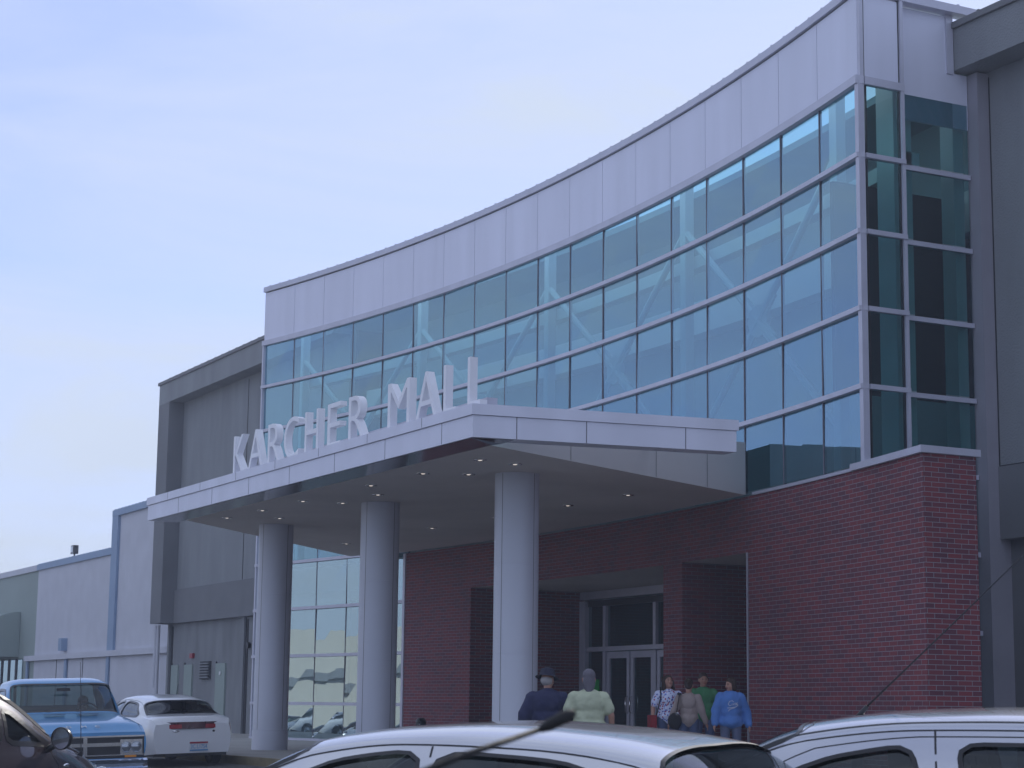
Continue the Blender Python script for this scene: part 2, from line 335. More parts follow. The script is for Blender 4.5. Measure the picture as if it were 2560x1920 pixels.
b = MB(); b.box(-27.1, 21.55, 0, -26.62, 21.95, 13); eb(b, 'interior_column', 'steel')
b = MB(); b.box(-26.9, 22.85, 0, -26.55, 23.08, 13); eb(b, 'interior_column', 'steel')
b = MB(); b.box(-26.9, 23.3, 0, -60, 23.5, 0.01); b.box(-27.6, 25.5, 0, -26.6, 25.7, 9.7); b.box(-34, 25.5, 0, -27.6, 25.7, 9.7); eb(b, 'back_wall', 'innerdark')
for i in range(4):
    x0, x1 = colx[i], colx[i + 1]; xm = (x0 + x1) / 2; b = MB(); R = 70.72
    P = lambda x, z: (*arc(x, R), z)
    for (xa, za) in ((x0, 11.45), (x1, 11.45), (x0, 6.2), (x1, 6.2)):
        b.tube([P(xa, za), P(xm, 8.85)], 0.075, 8)
    for s1 in (1, -1):
        a = Vector(P(xm - .62, 8.85 + .50 * s1)); c = Vector(P(xm + .62, 8.85 - .50 * s1)); b.bar(a, c, .26, .05, (0, 1, 0))
    b.lathe([(0, -.05), (.34, -.05), (.34, .05), (0, .05)], P(xm, 8.85), 20, 'y')
    eb(b, 'cross_brace', 'steel')
# brick base (curved, with openings)
RB, RD = 69.45, 72.65
bw = MB(); UV = lambda x, z, R=RB: (uarc(x), z)
def wall(mb, xa, xb, z0, z1, R=RB, flip=False, m=None):
    m = m or max(1, int(abs(xb - xa) / .6))
    for j in range(m):
        x0 = xa + (xb - xa) * j / m; x1 = xa + (xb - xa) * (j + 1) / m; p, q = arc(x0, R), arc(x1, R)
        F_ = [(p[0], p[1], z0), (q[0], q[1], z0), (q[0], q[1], z1), (p[0], p[1], z1)]; U_ = [(uarc(x0), z0), (uarc(x1), z0), (uarc(x1), z1), (uarc(x0), z1)]
        mb.face(F_ if not flip else F_[::-1], U_ if not flip else U_[::-1])
def xwall(mb, x, ya, yb, z0, z1, off=0):
    mb.face([(x, ya, z0), (x, yb, z0), (x, yb, z1), (x, ya, z1)], [(ya + off, z0), (yb + off, z0), (yb + off, z1), (ya + off, z1)])
XL, XR = -47.16, -23.75; OL, OR, NL, NR = -43.73, -34.28, -33.42, -30.58; ZO, ZT = 3.94, 5.0
for (a, c, z0, z1) in ((XL, OL, 0, ZT), (OL, OR, ZO, ZT), (OR, NL, 0, ZT), (NL, NR, ZO, ZT), (NR, XR, 0, ZT)): wall(bw, a, c, z0, z1)
for x in (OL, NL): xwall(bw, x, arc(x, RB)[1], arc(x, RD + .2)[1], 0, ZO)
for x in (OR, NR): xwall(bw, x, arc(x, RD + .2)[1], arc(x, RB)[1], 0, ZO)
xwall(bw, XR, arc(XR, RB)[1], 20.74, 0, ZT, 0.11); xwall(bw, XL, arc(XL, RG)[1], arc(XL, RB)[1], 0, ZT)
bw.face([(XR, 20.74, 0), (-26.3, 20.74, 0), (-26.3, 20.74, ZT), (XR, 20.74, ZT)])
for (a, c) in ((OL, OR), (NL, NR)): pass
eb(bw, 'brick_wall', 'brick')
b = MB()
for (a, c) in ((OL, OR), (NL, NR)):
    m = 12
    for j in range(m):
        x0 = a + (c - a) * j / m; x1 = a + (c - a) * (j + 1) / m; p, q, p2, q2 = arc(x0, RB + .004), arc(x1, RB + .004), arc(x0, RD + .2), arc(x1, RD + .2)
        b.face([(*p, ZO + .002), (*p2, ZO + .002), (*q2, ZO + .002), (*q, ZO + .002)])
eb(b, 'opening_soffit', 'soffit')
b = MB(); m = 40
def arcpoly(xa, xb, R0, R1, n=40): return [arc(xa + (xb - xa) * j / n, R0) for j in range(n + 1)] + [arc(xb + (xa - xb) * j / n, R1) for j in range(n + 1)]
b.prism(arcpoly(-30.3, -26.3, RB - .03, RB + .2), ZT + .002, ZT + .06); eb(b, 'wall_coping', 'trim')
b = MB(); b.prism([*[arc(-26.28 + 2.6 * j / 6, RB - .07) for j in range(7)], (XR + .07, 19.79), (XR + .07, 20.79), (-26.28, 20.79)], ZT + .002, ZT + .115); eb(b, 'wall_coping', 'trim')
# entrance doors
gy = lambda x: arc(x, RD)[1]
def flatbar(mb, x0, x1, z0, z1, d=.06, dy=0): 
    ya, yb = gy(x0), gy(x1); mb.prism([(x0, ya - d + dy), (x1, yb - d + dy), (x1, yb + d + dy), (x0, ya + d + dy)], z0, z1)
b = MB()
flatbar(b, -43.70, -43.42, 0, 3.7, .10)
for x in (-42.62, -40.26, -37.9, -35.5): flatbar(b, x, x + .13, 0, 3.72, .07)
flatbar(b, -43.4, -34.3, 2.42, 2.53, .07, .003)
flatbar(b, -43.7, -34.3, 3.73, 3.93, .09, .001)
eb(b, 'entrance_frame', 'trim')
b = MB()
flatbar(b, -43.4, -34.3, 3.55, 3.70, .03); eb(b, 'header_panel', 'dark')
for x0, x1 in ((-43.4, -42.64), (-42.47, -40.28), (-40.11, -37.92), (-37.75, -35.52)):
    b = MB(); b.face([(x0, gy(x0), 2.54), (x1, gy(x1), 2.54), (x1, gy(x1), 3.55), (x0, gy(x0), 3.55)]); eb(b, 'glass_pane', 'doorglass')
b = MB(); b.face([(-43.4, gy(-43.4), .03), (-42.64, gy(-42.64), .03), (-42.64, gy(-42.64), 2.41), (-43.4, gy(-43.4), 2.41)]); eb(b, 'glass_pane', 'doorglass')
for x0, x1, hs in ((-42.47, -41.40, 1), (-41.34, -40.27, -1), (-40.11, -39.04, 1), (-38.98, -37.91, -1), (-37.75, -36.68, 1)):
    b = MB(); s_ = .13
    flatbar(b, x0, x0 + s_, .02, 2.40, .04); flatbar(b, x1 - s_, x1, .02, 2.40, .04); flatbar(b, x0 + s_, x1 - s_, .02, .26, .04); flatbar(b, x0 + s_, x1 - s_, 2.24, 2.40, .04)
    dr = eb(b, 'door', 'trim')
    b = MB(); b.face([(x0 + s_, gy(x0), .26), (x1 - s_, gy(x1), .26), (x1 - s_, gy(x1), 2.24), (x0 + s_, gy(x0), 2.24)]); o = b.build('door_glass', 'doorglass', dr)
    xh = x1 - .07 if hs == 1 else x0 + .07; y = gy(xh) - .05
    b = MB(); b.tube([(xh, y, .9), (xh, y - .06, .93), (xh, y - .06, 1.27), (xh, y, 1.30)], .016, 8); o = b.build('door_handle', 'chrome', dr, smooth=True)
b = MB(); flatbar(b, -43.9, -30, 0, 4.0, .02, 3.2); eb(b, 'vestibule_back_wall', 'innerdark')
b = MB(); b.tube([(NR + .03, arc(NR, RB)[1] - .02, 0), (NR + .03, arc(NR, RB)[1] - .02, ZO)], .022, 8); eb(b, 'corner_guard', 'pilaster')
b = MB(); b.box(-48.6, 21.24, 0, -47.2, 21.50, 0.1); b.box(-47.30, arc(-47.2, RB)[1] - .02, 0, -47.17, arc(-47.2, RG)[1], 5.0); eb(b, 'corner_guard', 'trim')
b = MB(); x = -43.05; b.box(x - .19, gy(x) - .03, 1.25, x + .19, gy(x) - .01, 1.72); eb(b, 'poster', 'greenpaper', label='bright green notice taped to the glass')
# ------------------------------------------------------------------ grey wings
def wing(x0, x1, left):
    root = empty('grey_wing', (x0 if left else x1, 23.4, 0), label='grey stucco wing left of the glass front with boxed cornice and steel doors' if left else 'dark grey stucco wing at the right edge with overhanging cornice', category='building')
    inv = Matrix.Translation(-root.location)
    def w(mb, n, m, par=None, **k):
        o = mb.build(n, m, par or root, **k)
        if par is None: o.matrix_parent_inverse = inv
        return o
    b = MB(); b.box(x0, 23.4, 5.28, x1, 40, 12.6); w(b, 'upper_wall', 'stucco')
    b = MB(); b.box(x0 - (.0 if not left else 1.3), 22.8, 12.5, x1, 40, 13.28); w(b, 'cornice', 'stucco')
    b = MB(); b.box(x0 - (.06 if not left else 1.36), 22.74, 13.283, x1, 40, 13.4)
    x = x0
    while x < x1: b.box(x, 22.76, 13.4, x + .05, 22.80, 13.435); x += 0.75
    w(b, 'coping', 'stucco2')
    b = MB(); b.box(x0, 23.3 if left else 23.36, 4.0, x1, 40, 5.276); w(b, 'band', 'stucco2')
    if left:
        b = MB(); b.box(x0 - 1.3, 22.8, 4.0, x0 - .003, 40, 12.497); w(b, 'pier', 'stucco2')
        b = MB(); b.box(x0 - .9, 23.5, 0, x1, 40, 3.997)
        b.box(-72.95, 23.38, 0, -72.75, 23.5, 3.997); b.box(-64.8, 23.40, 0, -64.5, 23.5, 3.997)
        w(b, 'lower_wall', 'block')
        b = MB(); b.box(-72.74, 23.47, 0, -72.6, 23.5, 3.9); w(b, 'joint', 'dark'); b = MB(); b.box(-64.49, 23.47, 0, -64.3, 23.5, 3.9); w(b, 'joint', 'dark'); b = MB(); b.box(-64.86, 23.385, 5.3, -64.82, 23.4, 12.4); w(b, 'joint', 'dark')
        for (a, c) in ((-72.55, -71.75), (-71.0, -70.1), (-67.45, -66.45)):
            b = MB(); b.box(a, 23.44, 0, c, 23.5, 2.43); d = w(b, 'steel_door', 'greyw')
            b = MB(); b.box(a - .07, 23.46, 0, a - .002, 23.5, 2.5); b.build('door_frame', 'dark', d)
        b = MB(); b.box(-69.12, 23.42, 1.88, -68.08, 23.5, 2.52)
        l_ = w(b, 'louvre', 'innerdark')
        b = MB()
        for k in range(6): b.box(-69.10, 23.37, 1.92 + k * .1, -68.1, 23.42, 1.97 + k * .1)
        b.build('louvre_blade', 'block', l_)
        b = MB(); b.box(-70.3, 23.4, 2.66, -70.0, 23.5, 2.84); bevel(w(b, 'alarm_box', 'redbox'), .02)
        b = MB(); b.box(-66.98, 23.41, 2.02, -66.83, 23.43, 2.14); w(b, 'notice', 'platew')
        b = MB(); b.lathe([(0, 0), (.12, 0), (.1, .12), (0, .16)], (-64.1, 23.38, 3.0), 12, 'y'); w(b, 'wall_lamp', 'dark')
        b = MB(); b.tube([(-74.15, 23.3, 1.6), (-74.15, 23.3, 3.99)], .09, 10); b.tube([(-73.85, 23.3, 0.2), (-73.85, 23.3, 3.99)], .07, 10); w(b, 'downpipe', 'white')
    else:
        b = MB(); b.box(x0 + .30, 23.6, 0, x1, 40, 3.997); w(b, 'lower_wall', 'stucco2')
        b = MB(); b.box(x0, 23.12, 0, x0 + .30, 23.8, 12.46); w(b, 'pier', 'pilaster')
        b = MB(); b.box(x0 + .303, 23.38, 5.3, x0 + .315, 23.398, 12.4); w(b, 'joint', 'dark')
        b = MB(); b.box(x0 + .3, 23.385, 5.28, x1, 23.398, 5.30); w(b, 'joint', 'dark')
        b = MB(); b.box(-23.4, 23.5, 3.1, -22.9, 23.6, 3.5); w(b, 'wall_box', 'dark')
    return root
wing(-72.1, -55.7, True); wing(-26.47, -6, False)
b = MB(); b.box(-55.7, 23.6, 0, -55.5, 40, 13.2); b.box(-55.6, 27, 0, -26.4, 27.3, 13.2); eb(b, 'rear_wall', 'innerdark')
# ------------------------------------------------------------------ canopy
CN = empty('entrance_canopy', (-34.5, 16, 0), label='pale metal entrance canopy on three fat round columns in front of the doors', category='canopy')
ci = Matrix.Translation((34.5, -16, 0))
def cb(mb, n, m, par=None, **k):
    o = mb.build(n, m, par or CN, **k)
    if par is None: o.matrix_parent_inverse = ci
    return o
zs = 5.04
b = MB()
slab = [(-41.9, 13.76), (-26.95, 13.76), (-30.62, arc(-30.62, RB)[1]), (-34.2, arc(-34.2, RB)[1] - .01), (-37.5, arc(-37.5, RB)[1] - .01), (-41, arc(-41, RB)[1] - .01), (-44.5, arc(-44.5, RB)[1] - .01), (-47.2, arc(-47.2, RB)[1] - .01), (-49.5, 20.95)]
b.face([(x, y, zs) for x, y in slab][::-1])
cb(b, 'soffit', 'soffit')
slope = lambda p: 5.48 + (p[1] - 13.8) * 0.078
b = MB()
def sl(p, q, za=zs): b.face([(*p, za), (*q, za), (*q, slope(q)), (*p, slope(p))])
sl(slab[1], slab[2]); sl(slab[8], slab[0]); sl(slab[0], slab[1])
b.face([(*p, slope(p)) for p in slab])
cb(b, 'slab_side', 'slab')
b = MB(); P1, P2 = Vector((-26.95, 13.76, 0)), Vector((-30.62, 21.08, 0))
for t in (.27, .6, .82):
    p = P1.lerp(P2, t); n_ = Vector((.89, .45, 0)) * .004; d_ = (P2 - P1).normalized() * .006
    b.face([(*(p + n_ - d_)[:2], zs + .01), (*(p + n_ + d_)[:2], zs + .01), (*(p + n_ + d_)[:2], slope(p)), (*(p + n_ - d_)[:2], slope(p))])
cb(b, 'panel_joint', 'dark')
ex = -25.80
# fascia: lower band, upper band slightly proud
fo = [(-43.0, 13.2), (-26.5, 13.2), (ex, 17.58), (ex - .40, 17.60), (-26.88, 13.62), (-43.0, 13.62)]
b = MB(); b.prism(fo, 5.085, 5.425); cb(b, 'fascia', 'fascia')
fo2 = [(-43.03, 13.17), (-26.475, 13.17), (ex + .03, 17.61), (ex - .40, 17.63), (-26.90, 13.65), (-43.03, 13.65)]
b = MB(); b.prism(fo2, 5.431, 5.60); cb(b, 'fascia_cap', 'fascia')
b = MB(); b.prism([(-42.98, 13.24), (-26.53, 13.24), (ex - .04, 17.5), (ex - .3, 17.5), (-26.86, 13.6), (-42.98, 13.6)], 5.40, 5.45); cb(b, 'fascia_gap', 'dark')
b = MB()
for k in range(1, 8):
    x = -43 + k * 2.2; b.box(x - .006, 13.197, 5.087, x + .006, 13.2, 5.424)
    b.box(x - .7, 13.167, 5.439, x - .69, 13.17, 5.598)
for t in (.16, .42, .8):
    x = -26.5 + (ex + 26.5) * t; y = 13.2 + 4.38 * t; b.bar((x + .003, y, 5.087), (x + .003, y, 5.424), .012, .006)
cb(b, 'panel_joint', 'jointgrey', kind='stuff')
b = MB(); b.box(-42.98, 13.622, 5.09, -26.9, 13.755, 5.50); cb(b, 'fascia_backing', 'bronze')
b = MB(); b.face([(-42.9, 13.23, 5.08), (-42.6, 13.76, 5.045), (-26.95, 13.76, 5.045), (-26.6, 13.23, 5.08)]); b.face([(-26.6, 13.23, 5.08), (-26.95, 13.76, 5.045), (-26.9, 13.9, 5.07), (-26.45, 13.9, 5.08)])
cb(b, 'reveal', 'bronze')
# struts tying the free side fascia back to the slab
for t in (.9,):
    x = -26.5 + (ex + 26.5) * t - .3; y = 13.2 + 4.38 * t; q = P1.lerp(P2, t * .62); b = MB(); b.bar((x, y, 5.56), (q.x, q.y, 5.56), .06, .06); cb(b, 'strut', 'trim')
for (x, y) in ((-28.62, 14.4), (-28.8, 15.15), (-30.86, 14.41), (-30.53, 15.14), (-33.11, 14.4), (-34.51, 15.16), (-36.48, 14.39), (-38.73, 14.37), (-36.36, 15.2), (-40.17, 15.31), (-31.84, 19.2), (-34.19, 19.2), (-37.3, 19.2), (-40.36, 19.1), (-45.59, 19.19), (-40.75, 14.3), (-42.9, 19.1)):
    b = MB(); b.lathe([(.115, 0), (.115, -.012), (.085, -.014), (.07, .06), (0, .08)], (x, y, zs - .002), 20)
    dl = cb(b, 'downlight', 'lamp', smooth=True)
    b = MB(); b.ell((x, y, zs - .008), .05, .035, .012, 10, 6); o = b.build('bulb', 'bulb', dl); o.matrix_parent_inverse = Matrix.Identity(4)
for x in (-41.85, -36.0, -30.1):
    b = MB(); rc = .39
    prof = [(rc + .012, 0.0), (rc + .012, .42), (rc - .006, .425), (rc - .006, .437), (rc, .44)]
    for zj in (1.9, 3.45): prof += [(rc, zj - .006), (rc - .005, zj - .004), (rc - .005, zj + .004), (rc, zj + .006)]
    prof += [(rc, zs - .002)]
    b.lathe(prof, (x, 15.88, 0), 72); c_ = cb(b, 'column', 'col', smooth=True, sharp=30)
    b = MB()
    for a in (-68, 112, 22, 202):
        a = R_(a); n_ = Vector((math.cos(a), math.sin(a), 0)); t_ = Vector((-n_.y, n_.x, 0)) * .005; p = Vector((x, 15.88, 0)) + n_ * (rc + .001)
        b.face([tuple(p - t_ + Vector((0, 0, .45))), tuple(p + t_ + Vector((0, 0, .45))), tuple(p + t_ + Vector((0, 0, zs - .01))), tuple(p - t_ + Vector((0, 0, zs - .01)))])
    b.build('seam', 'dark', c_, kind='stuff').matrix_parent_inverse = Matrix.Identity(4)
# ------------------------------------------------------------------ sign
SG = empty('mall_sign', (-32, 13.35, 5.6), label='white block letters reading KARCHER MALL standing on the canopy edge', category='sign')
def letter(ch, xa, xb, name='letter'):
    cu = bpy.data.curves.new('letter', 'FONT'); cu.body = ch; cu.size = 1.0; cu.extrude = 0.0; cu.offset = -0.010 if name == 'letter' and len(ch) == 1 else 0.0
    t = bpy.data.objects.new('t', cu); COL.objects.link(t)
    dg = bpy.context.evaluated_depsgraph_get(); me = bpy.data.meshes.new_from_object(t.evaluated_get(dg)); bpy.data.objects.remove(t); bpy.data.curves.remove(cu)
    return me
def text_mesh(ch): return letter(ch, 0, 1)
def solid_text(ch, name, mat, parent, place, w, h, d, thicken=0.0, inv=None):
    """place: Matrix mapping (x right, y up, z out) to world; w,h target size, d depth"""
    me = text_mesh(ch); xs = [v.co.x for v in me.vertices]; ys = [v.co.y for v in me.vertices]
    x0, x1, y0, y1 = min(xs), max(xs), min(ys), max(ys); bm = bmesh.new(); bm.from_mesh(me)
    bmesh.ops.remove_doubles(bm, verts=bm.verts, dist=1e-4)
    for v in bm.verts: v.co = Vector(((v.co.x - x0) / (x1 - x0) * w, (v.co.y - y0) / (y1 - y0) * h, 0))
    ret = bmesh.ops.extrude_face_region(bm, geom=bm.faces[:])
    for v in [q for q in ret['geom'] if isinstance(q, bmesh.types.BMVert)]: v.co.z += d
    bmesh.ops.recalc_face_normals(bm, faces=bm.faces[:])
    for q in bm.faces: q.smooth = False
    bm.to_mesh(me); bm.free(); me.transform(place); me.materials.clear(); me.materials.append(MT[mat]); me.name = name
    o = bpy.data.objects.new(name, me); COL.objects.link(o); o.parent = parent
    if inv is not None: o.matrix_parent_inverse = inv
    return o
si = Matrix.Translation((32, -13.35, -5.6))
YL = 13.33
for ch, xa, xb in (('K', -37.73, -37.08), ('A', -36.85, -36.03), ('R', -35.75, -35.09), ('C', -34.88, -34.12), ('H', -33.81, -33.15), ('E', -32.70, -32.10), ('R', -31.72, -31.02), ('M', -30.02, -29.14), ('A', -28.90, -28.09), ('L', -27.84, -27.34), ('L', -26.97, -26.60)):
    if ch == 'L': xb = xa + .43
    # letter plane: x -> +X, y -> +Z, out -> -Y ; origin at back
    P = Matrix(((1, 0, 0, xa), (0, 0, -1, YL + .13), (0, 1, 0, 5.605), (0, 0, 0, 1)))
    o = solid_text(ch, 'letter', 'letter', SG, P, xb - xa, .80, .13, inv=si)
b = MB(); b.box(-37.9, 13.50, 5.603, -26.62, 13.68, 5.74); o = b.build('raceway', 'trim', SG); o.matrix_parent_inverse = si
# ------------------------------------------------------------------ store building on the far left
SB = empty('store_building', (-90, 24, 0), label='long white and sage store building at far left with blue grey roof edge', category='building'); sbi = Matrix.Translation((90, -24, 0))
def sb(mb, n, m, par=None, **k):
    o = mb.build(n, m, par or SB, **k)
    if par is None: o.matrix_parent_inverse = sbi
    return o
b = MB(); b.box(-95.7, 24, 0, -82.6, 45, 7.34); sb(b, 'white_wall', 'white')
b = MB(); b.box(-82.6, 23.98, 0, -73.6, 45, 8.95); sb(b, 'tall_wall', 'white')
b = MB(); b.box(-140, 24.02, 0, -95.7, 45, 7.34); sb(b, 'sage_wall', 'greyw')
def coping(x0, x1, y, z0, z1, mat):
    b = MB(); b.box(x0, y, z0, x1, 45, z1); x = x0 + .2
    while x < x1: b.box(x, y + .02, z1, x + .22, y + .08, z1 + .035); x += 0.5
    sb(b, 'coping', mat)
coping(-95.7, -82.83, 23.9, 7.342, 7.62, 'bluegrey'); coping(-82.83, -73.7, 23.85, 8.952, 9.22, 'bluegrey'); coping(-140, -95.7, 23.92, 7.342, 7.60, 'white')
b = MB(); b.box(-82.83, 23.86, 3.2, -81.95, 23.975, 8.948); sb(b, 'corner_post', 'bluegrey')
b = MB(); b.box(-97.0, 23.80, 2.95, -73.7, 23.975, 3.2); sb(b, 'ledge', 'white')
for x, w_ in ((-96.9, .3), (-89.8, .35), (-83.0, .35)):
    b = MB(); b.box(x, 23.9, 0, x + w_, 23.978, 2.947); sb(b, 'pilaster', 'bluegrey')
for x in (-91.5, -87.0):
    b = MB(); b.box(x, 23.985, 0, x + .07, 23.999, 2.947); sb(b, 'joint', 'dark')
b = MB(); b.box(-90.3, 23.72, 3.33, -89.75, 23.998, 3.9); o = sb(b, 'wall_vent', 'bluegrey')
b = MB(); ap = [(0, 3.2), (0, 4.15)] + [(1.9 * math.sin(t), 4.15 + 1.0 * math.cos(t) - 0.0) for t in []]
prof = [(24.0, 3.2), (22.2, 3.2), (22.2, 4.1)] + [(24.0 - 1.8 * math.cos(R_(a)), 4.1 + 1.35 * math.sin(R_(a))) for a in range(10, 91, 10)]
for i in range(len(prof)):
    p, q = prof[i], prof[(i + 1) % len(prof)]; b.face([(-112, *p), (-98.9, *p), (-98.9, *q), (-112, *q)])
b.face([(-98.9, *p) for p in prof]); sb(b, 'awning', 'greyw')
for k in range(4):
    x = -103.6 + k * 1.5; b = MB(); b.box(x, 23.9, 0, x + .12, 24.02, 3.1); sb(b, 'shopfront_post', 'dark')
b = MB(); b.box(-104, 23.96, 0, -97.9, 24.01, 3.1); sb(b, 'shopfront_glass', 'lowglass')
FL = empty('floodlight', (-90.4, 24.3, 7.62), label='small dark floodlight box on the roof edge of the white store', category='floodlight')
b = MB(); b.box(-.24, -.12, .22, .24, .12, .62); bevel(b.build('lamp_head', 'trimblack', FL), .03); b = MB(); b.box(-.17, -.135, .3, .17, -.125, .56); b.build('lens', 'lens', FL); b = MB(); b.tube([(0, 0, -.02), (0, 0, .25)], .035, 8); b.build('bracket', 'trimblack', FL)
b = MB(); b.tube([(-84.9, 24.6, 8.2), (-82.8, 24.3, 8.08)], .035, 6); b.tube([(-84.9, 24.6, 8.22), (-84.7, 24.57, 8.3)], .03, 6); b.build('roof_antenna', 'dark', label='thin dark rod sticking out sideways from the tall white wall', category='antenna')
# ------------------------------------------------------------------ bollard urns
def urn(x, y, label):
    e = empty('ash_urn', (x, y, 0), label=label, category='ash urn', group='dark ash urns by the brick wall')
    b = MB(); b.lathe([(.0, .0), (.13, .0), (.13, .04), (.10, .06), (.10, .42), (.125, .46), (.125, .60)], (0, 0, 0), 24); b.build('body', 'trimblack', e, smooth=True, sharp=40)
    b = MB(); b.lathe([(.13, .60), (.135, .62), (.12, .67), (.085, .70), (.085, .715), (0, .718)], (0, 0, 0), 24); b.build('lid', 'trimblack', e, smooth=True, sharp=40)
    b = MB()
    for a in (-60, -40): b.tube([(.126 * math.cos(R_(a)), .126 * math.sin(R_(a)), .5), (.126 * math.cos(R_(a)), .126 * math.sin(R_(a)), .58)], .008, 6)
    b.build('band', 'chrome', e)
# ------------------------------------------------------------------ opposite side of the lot (seen mirrored in the glass)
OB = empty('opposite_store', (-75, -25, -1), label='cream store building across the parking lot', category='building'); oi = Matrix.Translation((75, 25, 1))
for n_, m_, bx in (('wall', 'cream', (-113, -50, -1.2, -48, -22, 2.7)), ('band', 'stucco', (-113, -50, 2.7, -48, -21.7, 3.25)), ('upper_wall', 'cream', (-113, -50, 3.25, -48, -21.95, 5.7))):
    b = MB(); b.box(*bx); o = b.build(n_, m_, OB); o.matrix_parent_inverse = oi
def tree(x, y, h, rad, label, seed, group='street trees across the lot'):
    rnd = random.Random(seed); gz = ground_z(y); t = empty('tree', (x, y, gz), label=label, category='tree', group=group)
    b = MB(); b.tube([(0, 0, 0), (.1, 0, h * .3), (0, .1, h * .55), (.1, 0, h * .85)], [.22, .17, .12, .04], 8)
    for k in range(7):
        a = rnd.uniform(0, 6.28); z0 = h * rnd.uniform(.3, .6); b.tube([(0, 0, z0), (rad * .7 * math.cos(a), rad * .7 * math.sin(a), z0 + h * .25)], [.08, .02], 6)
    b.build('trunk', 'bark', t)
    b = MB()
    for k in range(60):
        a = rnd.uniform(0, 6.28); rr = rad * rnd.uniform(.1, 1); zc = h * rnd.uniform(.35, 1); rr *= math.sin(math.pi * min(.95, max(.12, (zc / h - .3) / .72))) ** .6; c = Vector((rr * math.cos(a), rr * math.sin(a), zc))
        for j in range(55):
            q = c + Vector([rnd.gauss(0, .38) for _ in range(3)]); n_ = Vector([rnd.gauss(0, 1) for _ in range(3)]).normalized(); s_ = n_.orthogonal().normalized() * rnd.uniform(.08, .16); v_ = n_.cross(s_)
            b.face([q - s_, q + v_ * .6, q + s_, q - v_ * .6])
    b.build('crown', 'leaf', t)
tree(-119, -24, 6.0, 3.0, 'tree beside the cream store across the lot', 1); tree(-126, -20, 6.5, 3.2, 'wider tree left of the cream store across the lot', 2)
tree(-93, -6.5, 6.5, 3.0, 'leafy tree on a lot island facing the entrance doors', 3)
# ------------------------------------------------------------------ vehicles
def spl(keys, x):
    """smooth monotone interpolation of key list [(x,val)]"""
    if x <= keys[0][0]: return keys[0][1]
    if x >= keys[-1][0]: return keys[-1][1]
    n = len(keys); i = max(k for k in range(n - 1) if keys[k][0] <= x)
    def m(k):
        if k == 0 or k == n - 1: 
            a, b = (0, 1) if k == 0 else (n - 2, n - 1); return (keys[b][1] - keys[a][1]) / (keys[b][0] - keys[a][0])
        d0 = (keys[k][1] - keys[k - 1][1]) / (keys[k][0] - keys[k - 1][0]); d1 = (keys[k + 1][1] - keys[k][1]) / (keys[k + 1][0] - keys[k][0])
        if d0 * d1 <= 0: return 0
        return 2 * d0 * d1 / (d0 + d1)
    h = keys[i + 1][0] - keys[i][0]; t = (x - keys[i][0]) / h; a, b = keys[i][1], keys[i + 1][1]; m0, m1 = m(i) * h, m(i + 1) * h
    return (2 * t**3 - 3 * t**2 + 1) * a + (t**3 - 2 * t**2 + t) * m0 + (-2 * t**3 + 3 * t**2) * b + (t**3 - t**2) * m1
def inpoly(p, poly):
    x, y = p; c = False; n = len(poly)
    for i in range(n):
        x0, y0 = poly[i]; x1, y1 = poly[(i + 1) % n]
        if (y0 > y) != (y1 > y) and x < (x1 - x0) * (y - y0) / (y1 - y0) + x0: c = not c
    return c
def polydist(p, poly):
    d = 9
    for i in range(len(poly)):
        a = Vector(poly[i]); b = Vector(poly[(i + 1) % len(poly)]); q = Vector(p); ab = b - a; t = max(0, min(1, (q - a).dot(ab) / max(ab.dot(ab), 1e-9))); d = min(d, (q - a - ab * t).length)
    return d
def smooth_poly(poly, it=2):
    for _ in range(it):
        o = []
        for i in range(len(poly)):
            a, b = poly[i], poly[(i + 1) % len(poly)]; o += [(a[0] * .86 + b[0] * .14, a[1] * .86 + b[1] * .14), (a[0] * .14 + b[0] * .86, a[1] * .14 + b[1] * .86)]
        poly = o
    return poly
class Car:
    """surface S(x, v): v 0..1 sill->belt, 1..2 belt->roof rail, 2..3 rail->centre. x from nose (0) to tail (L); local frame: nose toward +X, centred."""
    def __init__(s, L, zs_, zb, zr, zt, ws, wm, wb, wr, zm=0.55, corner=0.55):
        s.L = L; s.k = dict(zs=zs_, zb=zb, zr=zr, zt=zt, ws=ws, wm=wm, wb=wb, wr=wr); s.zm = zm; s.corner = corner
    def S(s, x, v, side=1):
        k = s.k; g = lambda n: spl(k[n], x)
        if v <= 1:
            z0, z2 = g('zs'), g('zb'); z1 = z0 + (z2 - z0) * s.zm; y0, y1, y2 = g('ws'), g('wm'), g('wb')
            t = v; z = z0 + (z2 - z0) * t
            y = (1 - t) * (1 - 2 * t) * y0 + 4 * t * (1 - t) * y1 + t * (2 * t - 1) * y2
        elif v <= 2:
            t = v - 1; z0, z1 = g('zb'), g('zr'); y0, y1 = g('wb'), g('wr'); z = z0 + (z1 - z0) * t; y = y0 + (y1 - y0) * t + 0.035 * math.sin(math.pi * t) * min(1, abs(z1 - z0) / .3)
        else:
            t = (v - 2) * math.pi / 2; z0, z1 = g('zr'), g('zt'); y0 = g('wr'); y = y0 * max(0.0, math.cos(t)) ** s.corner; z = z0 + (z1 - z0) * math.sin(t)
        return Vector((s.L / 2 - x, -y * side, z))
    def N(s, x, v, side=1):
        e = 0.01; a = s.S(min(x + e, s.L), v, side) - s.S(max(x - e, 0), v, side); vv = min(v, 2.97); b = s.S(x, vv + e, side) - s.S(x, max(vv - e, 0), side); n = a.cross(b)
        if n.length < 1e-9: return Vector((0, 0, 1))
        n.normalize(); c = s.S(x, v, side) - Vector((s.S(x, v, side).x, 0, .5))
        return n if n.dot(c) > 0 or (v > 2.6 and n.z > 0) else -n
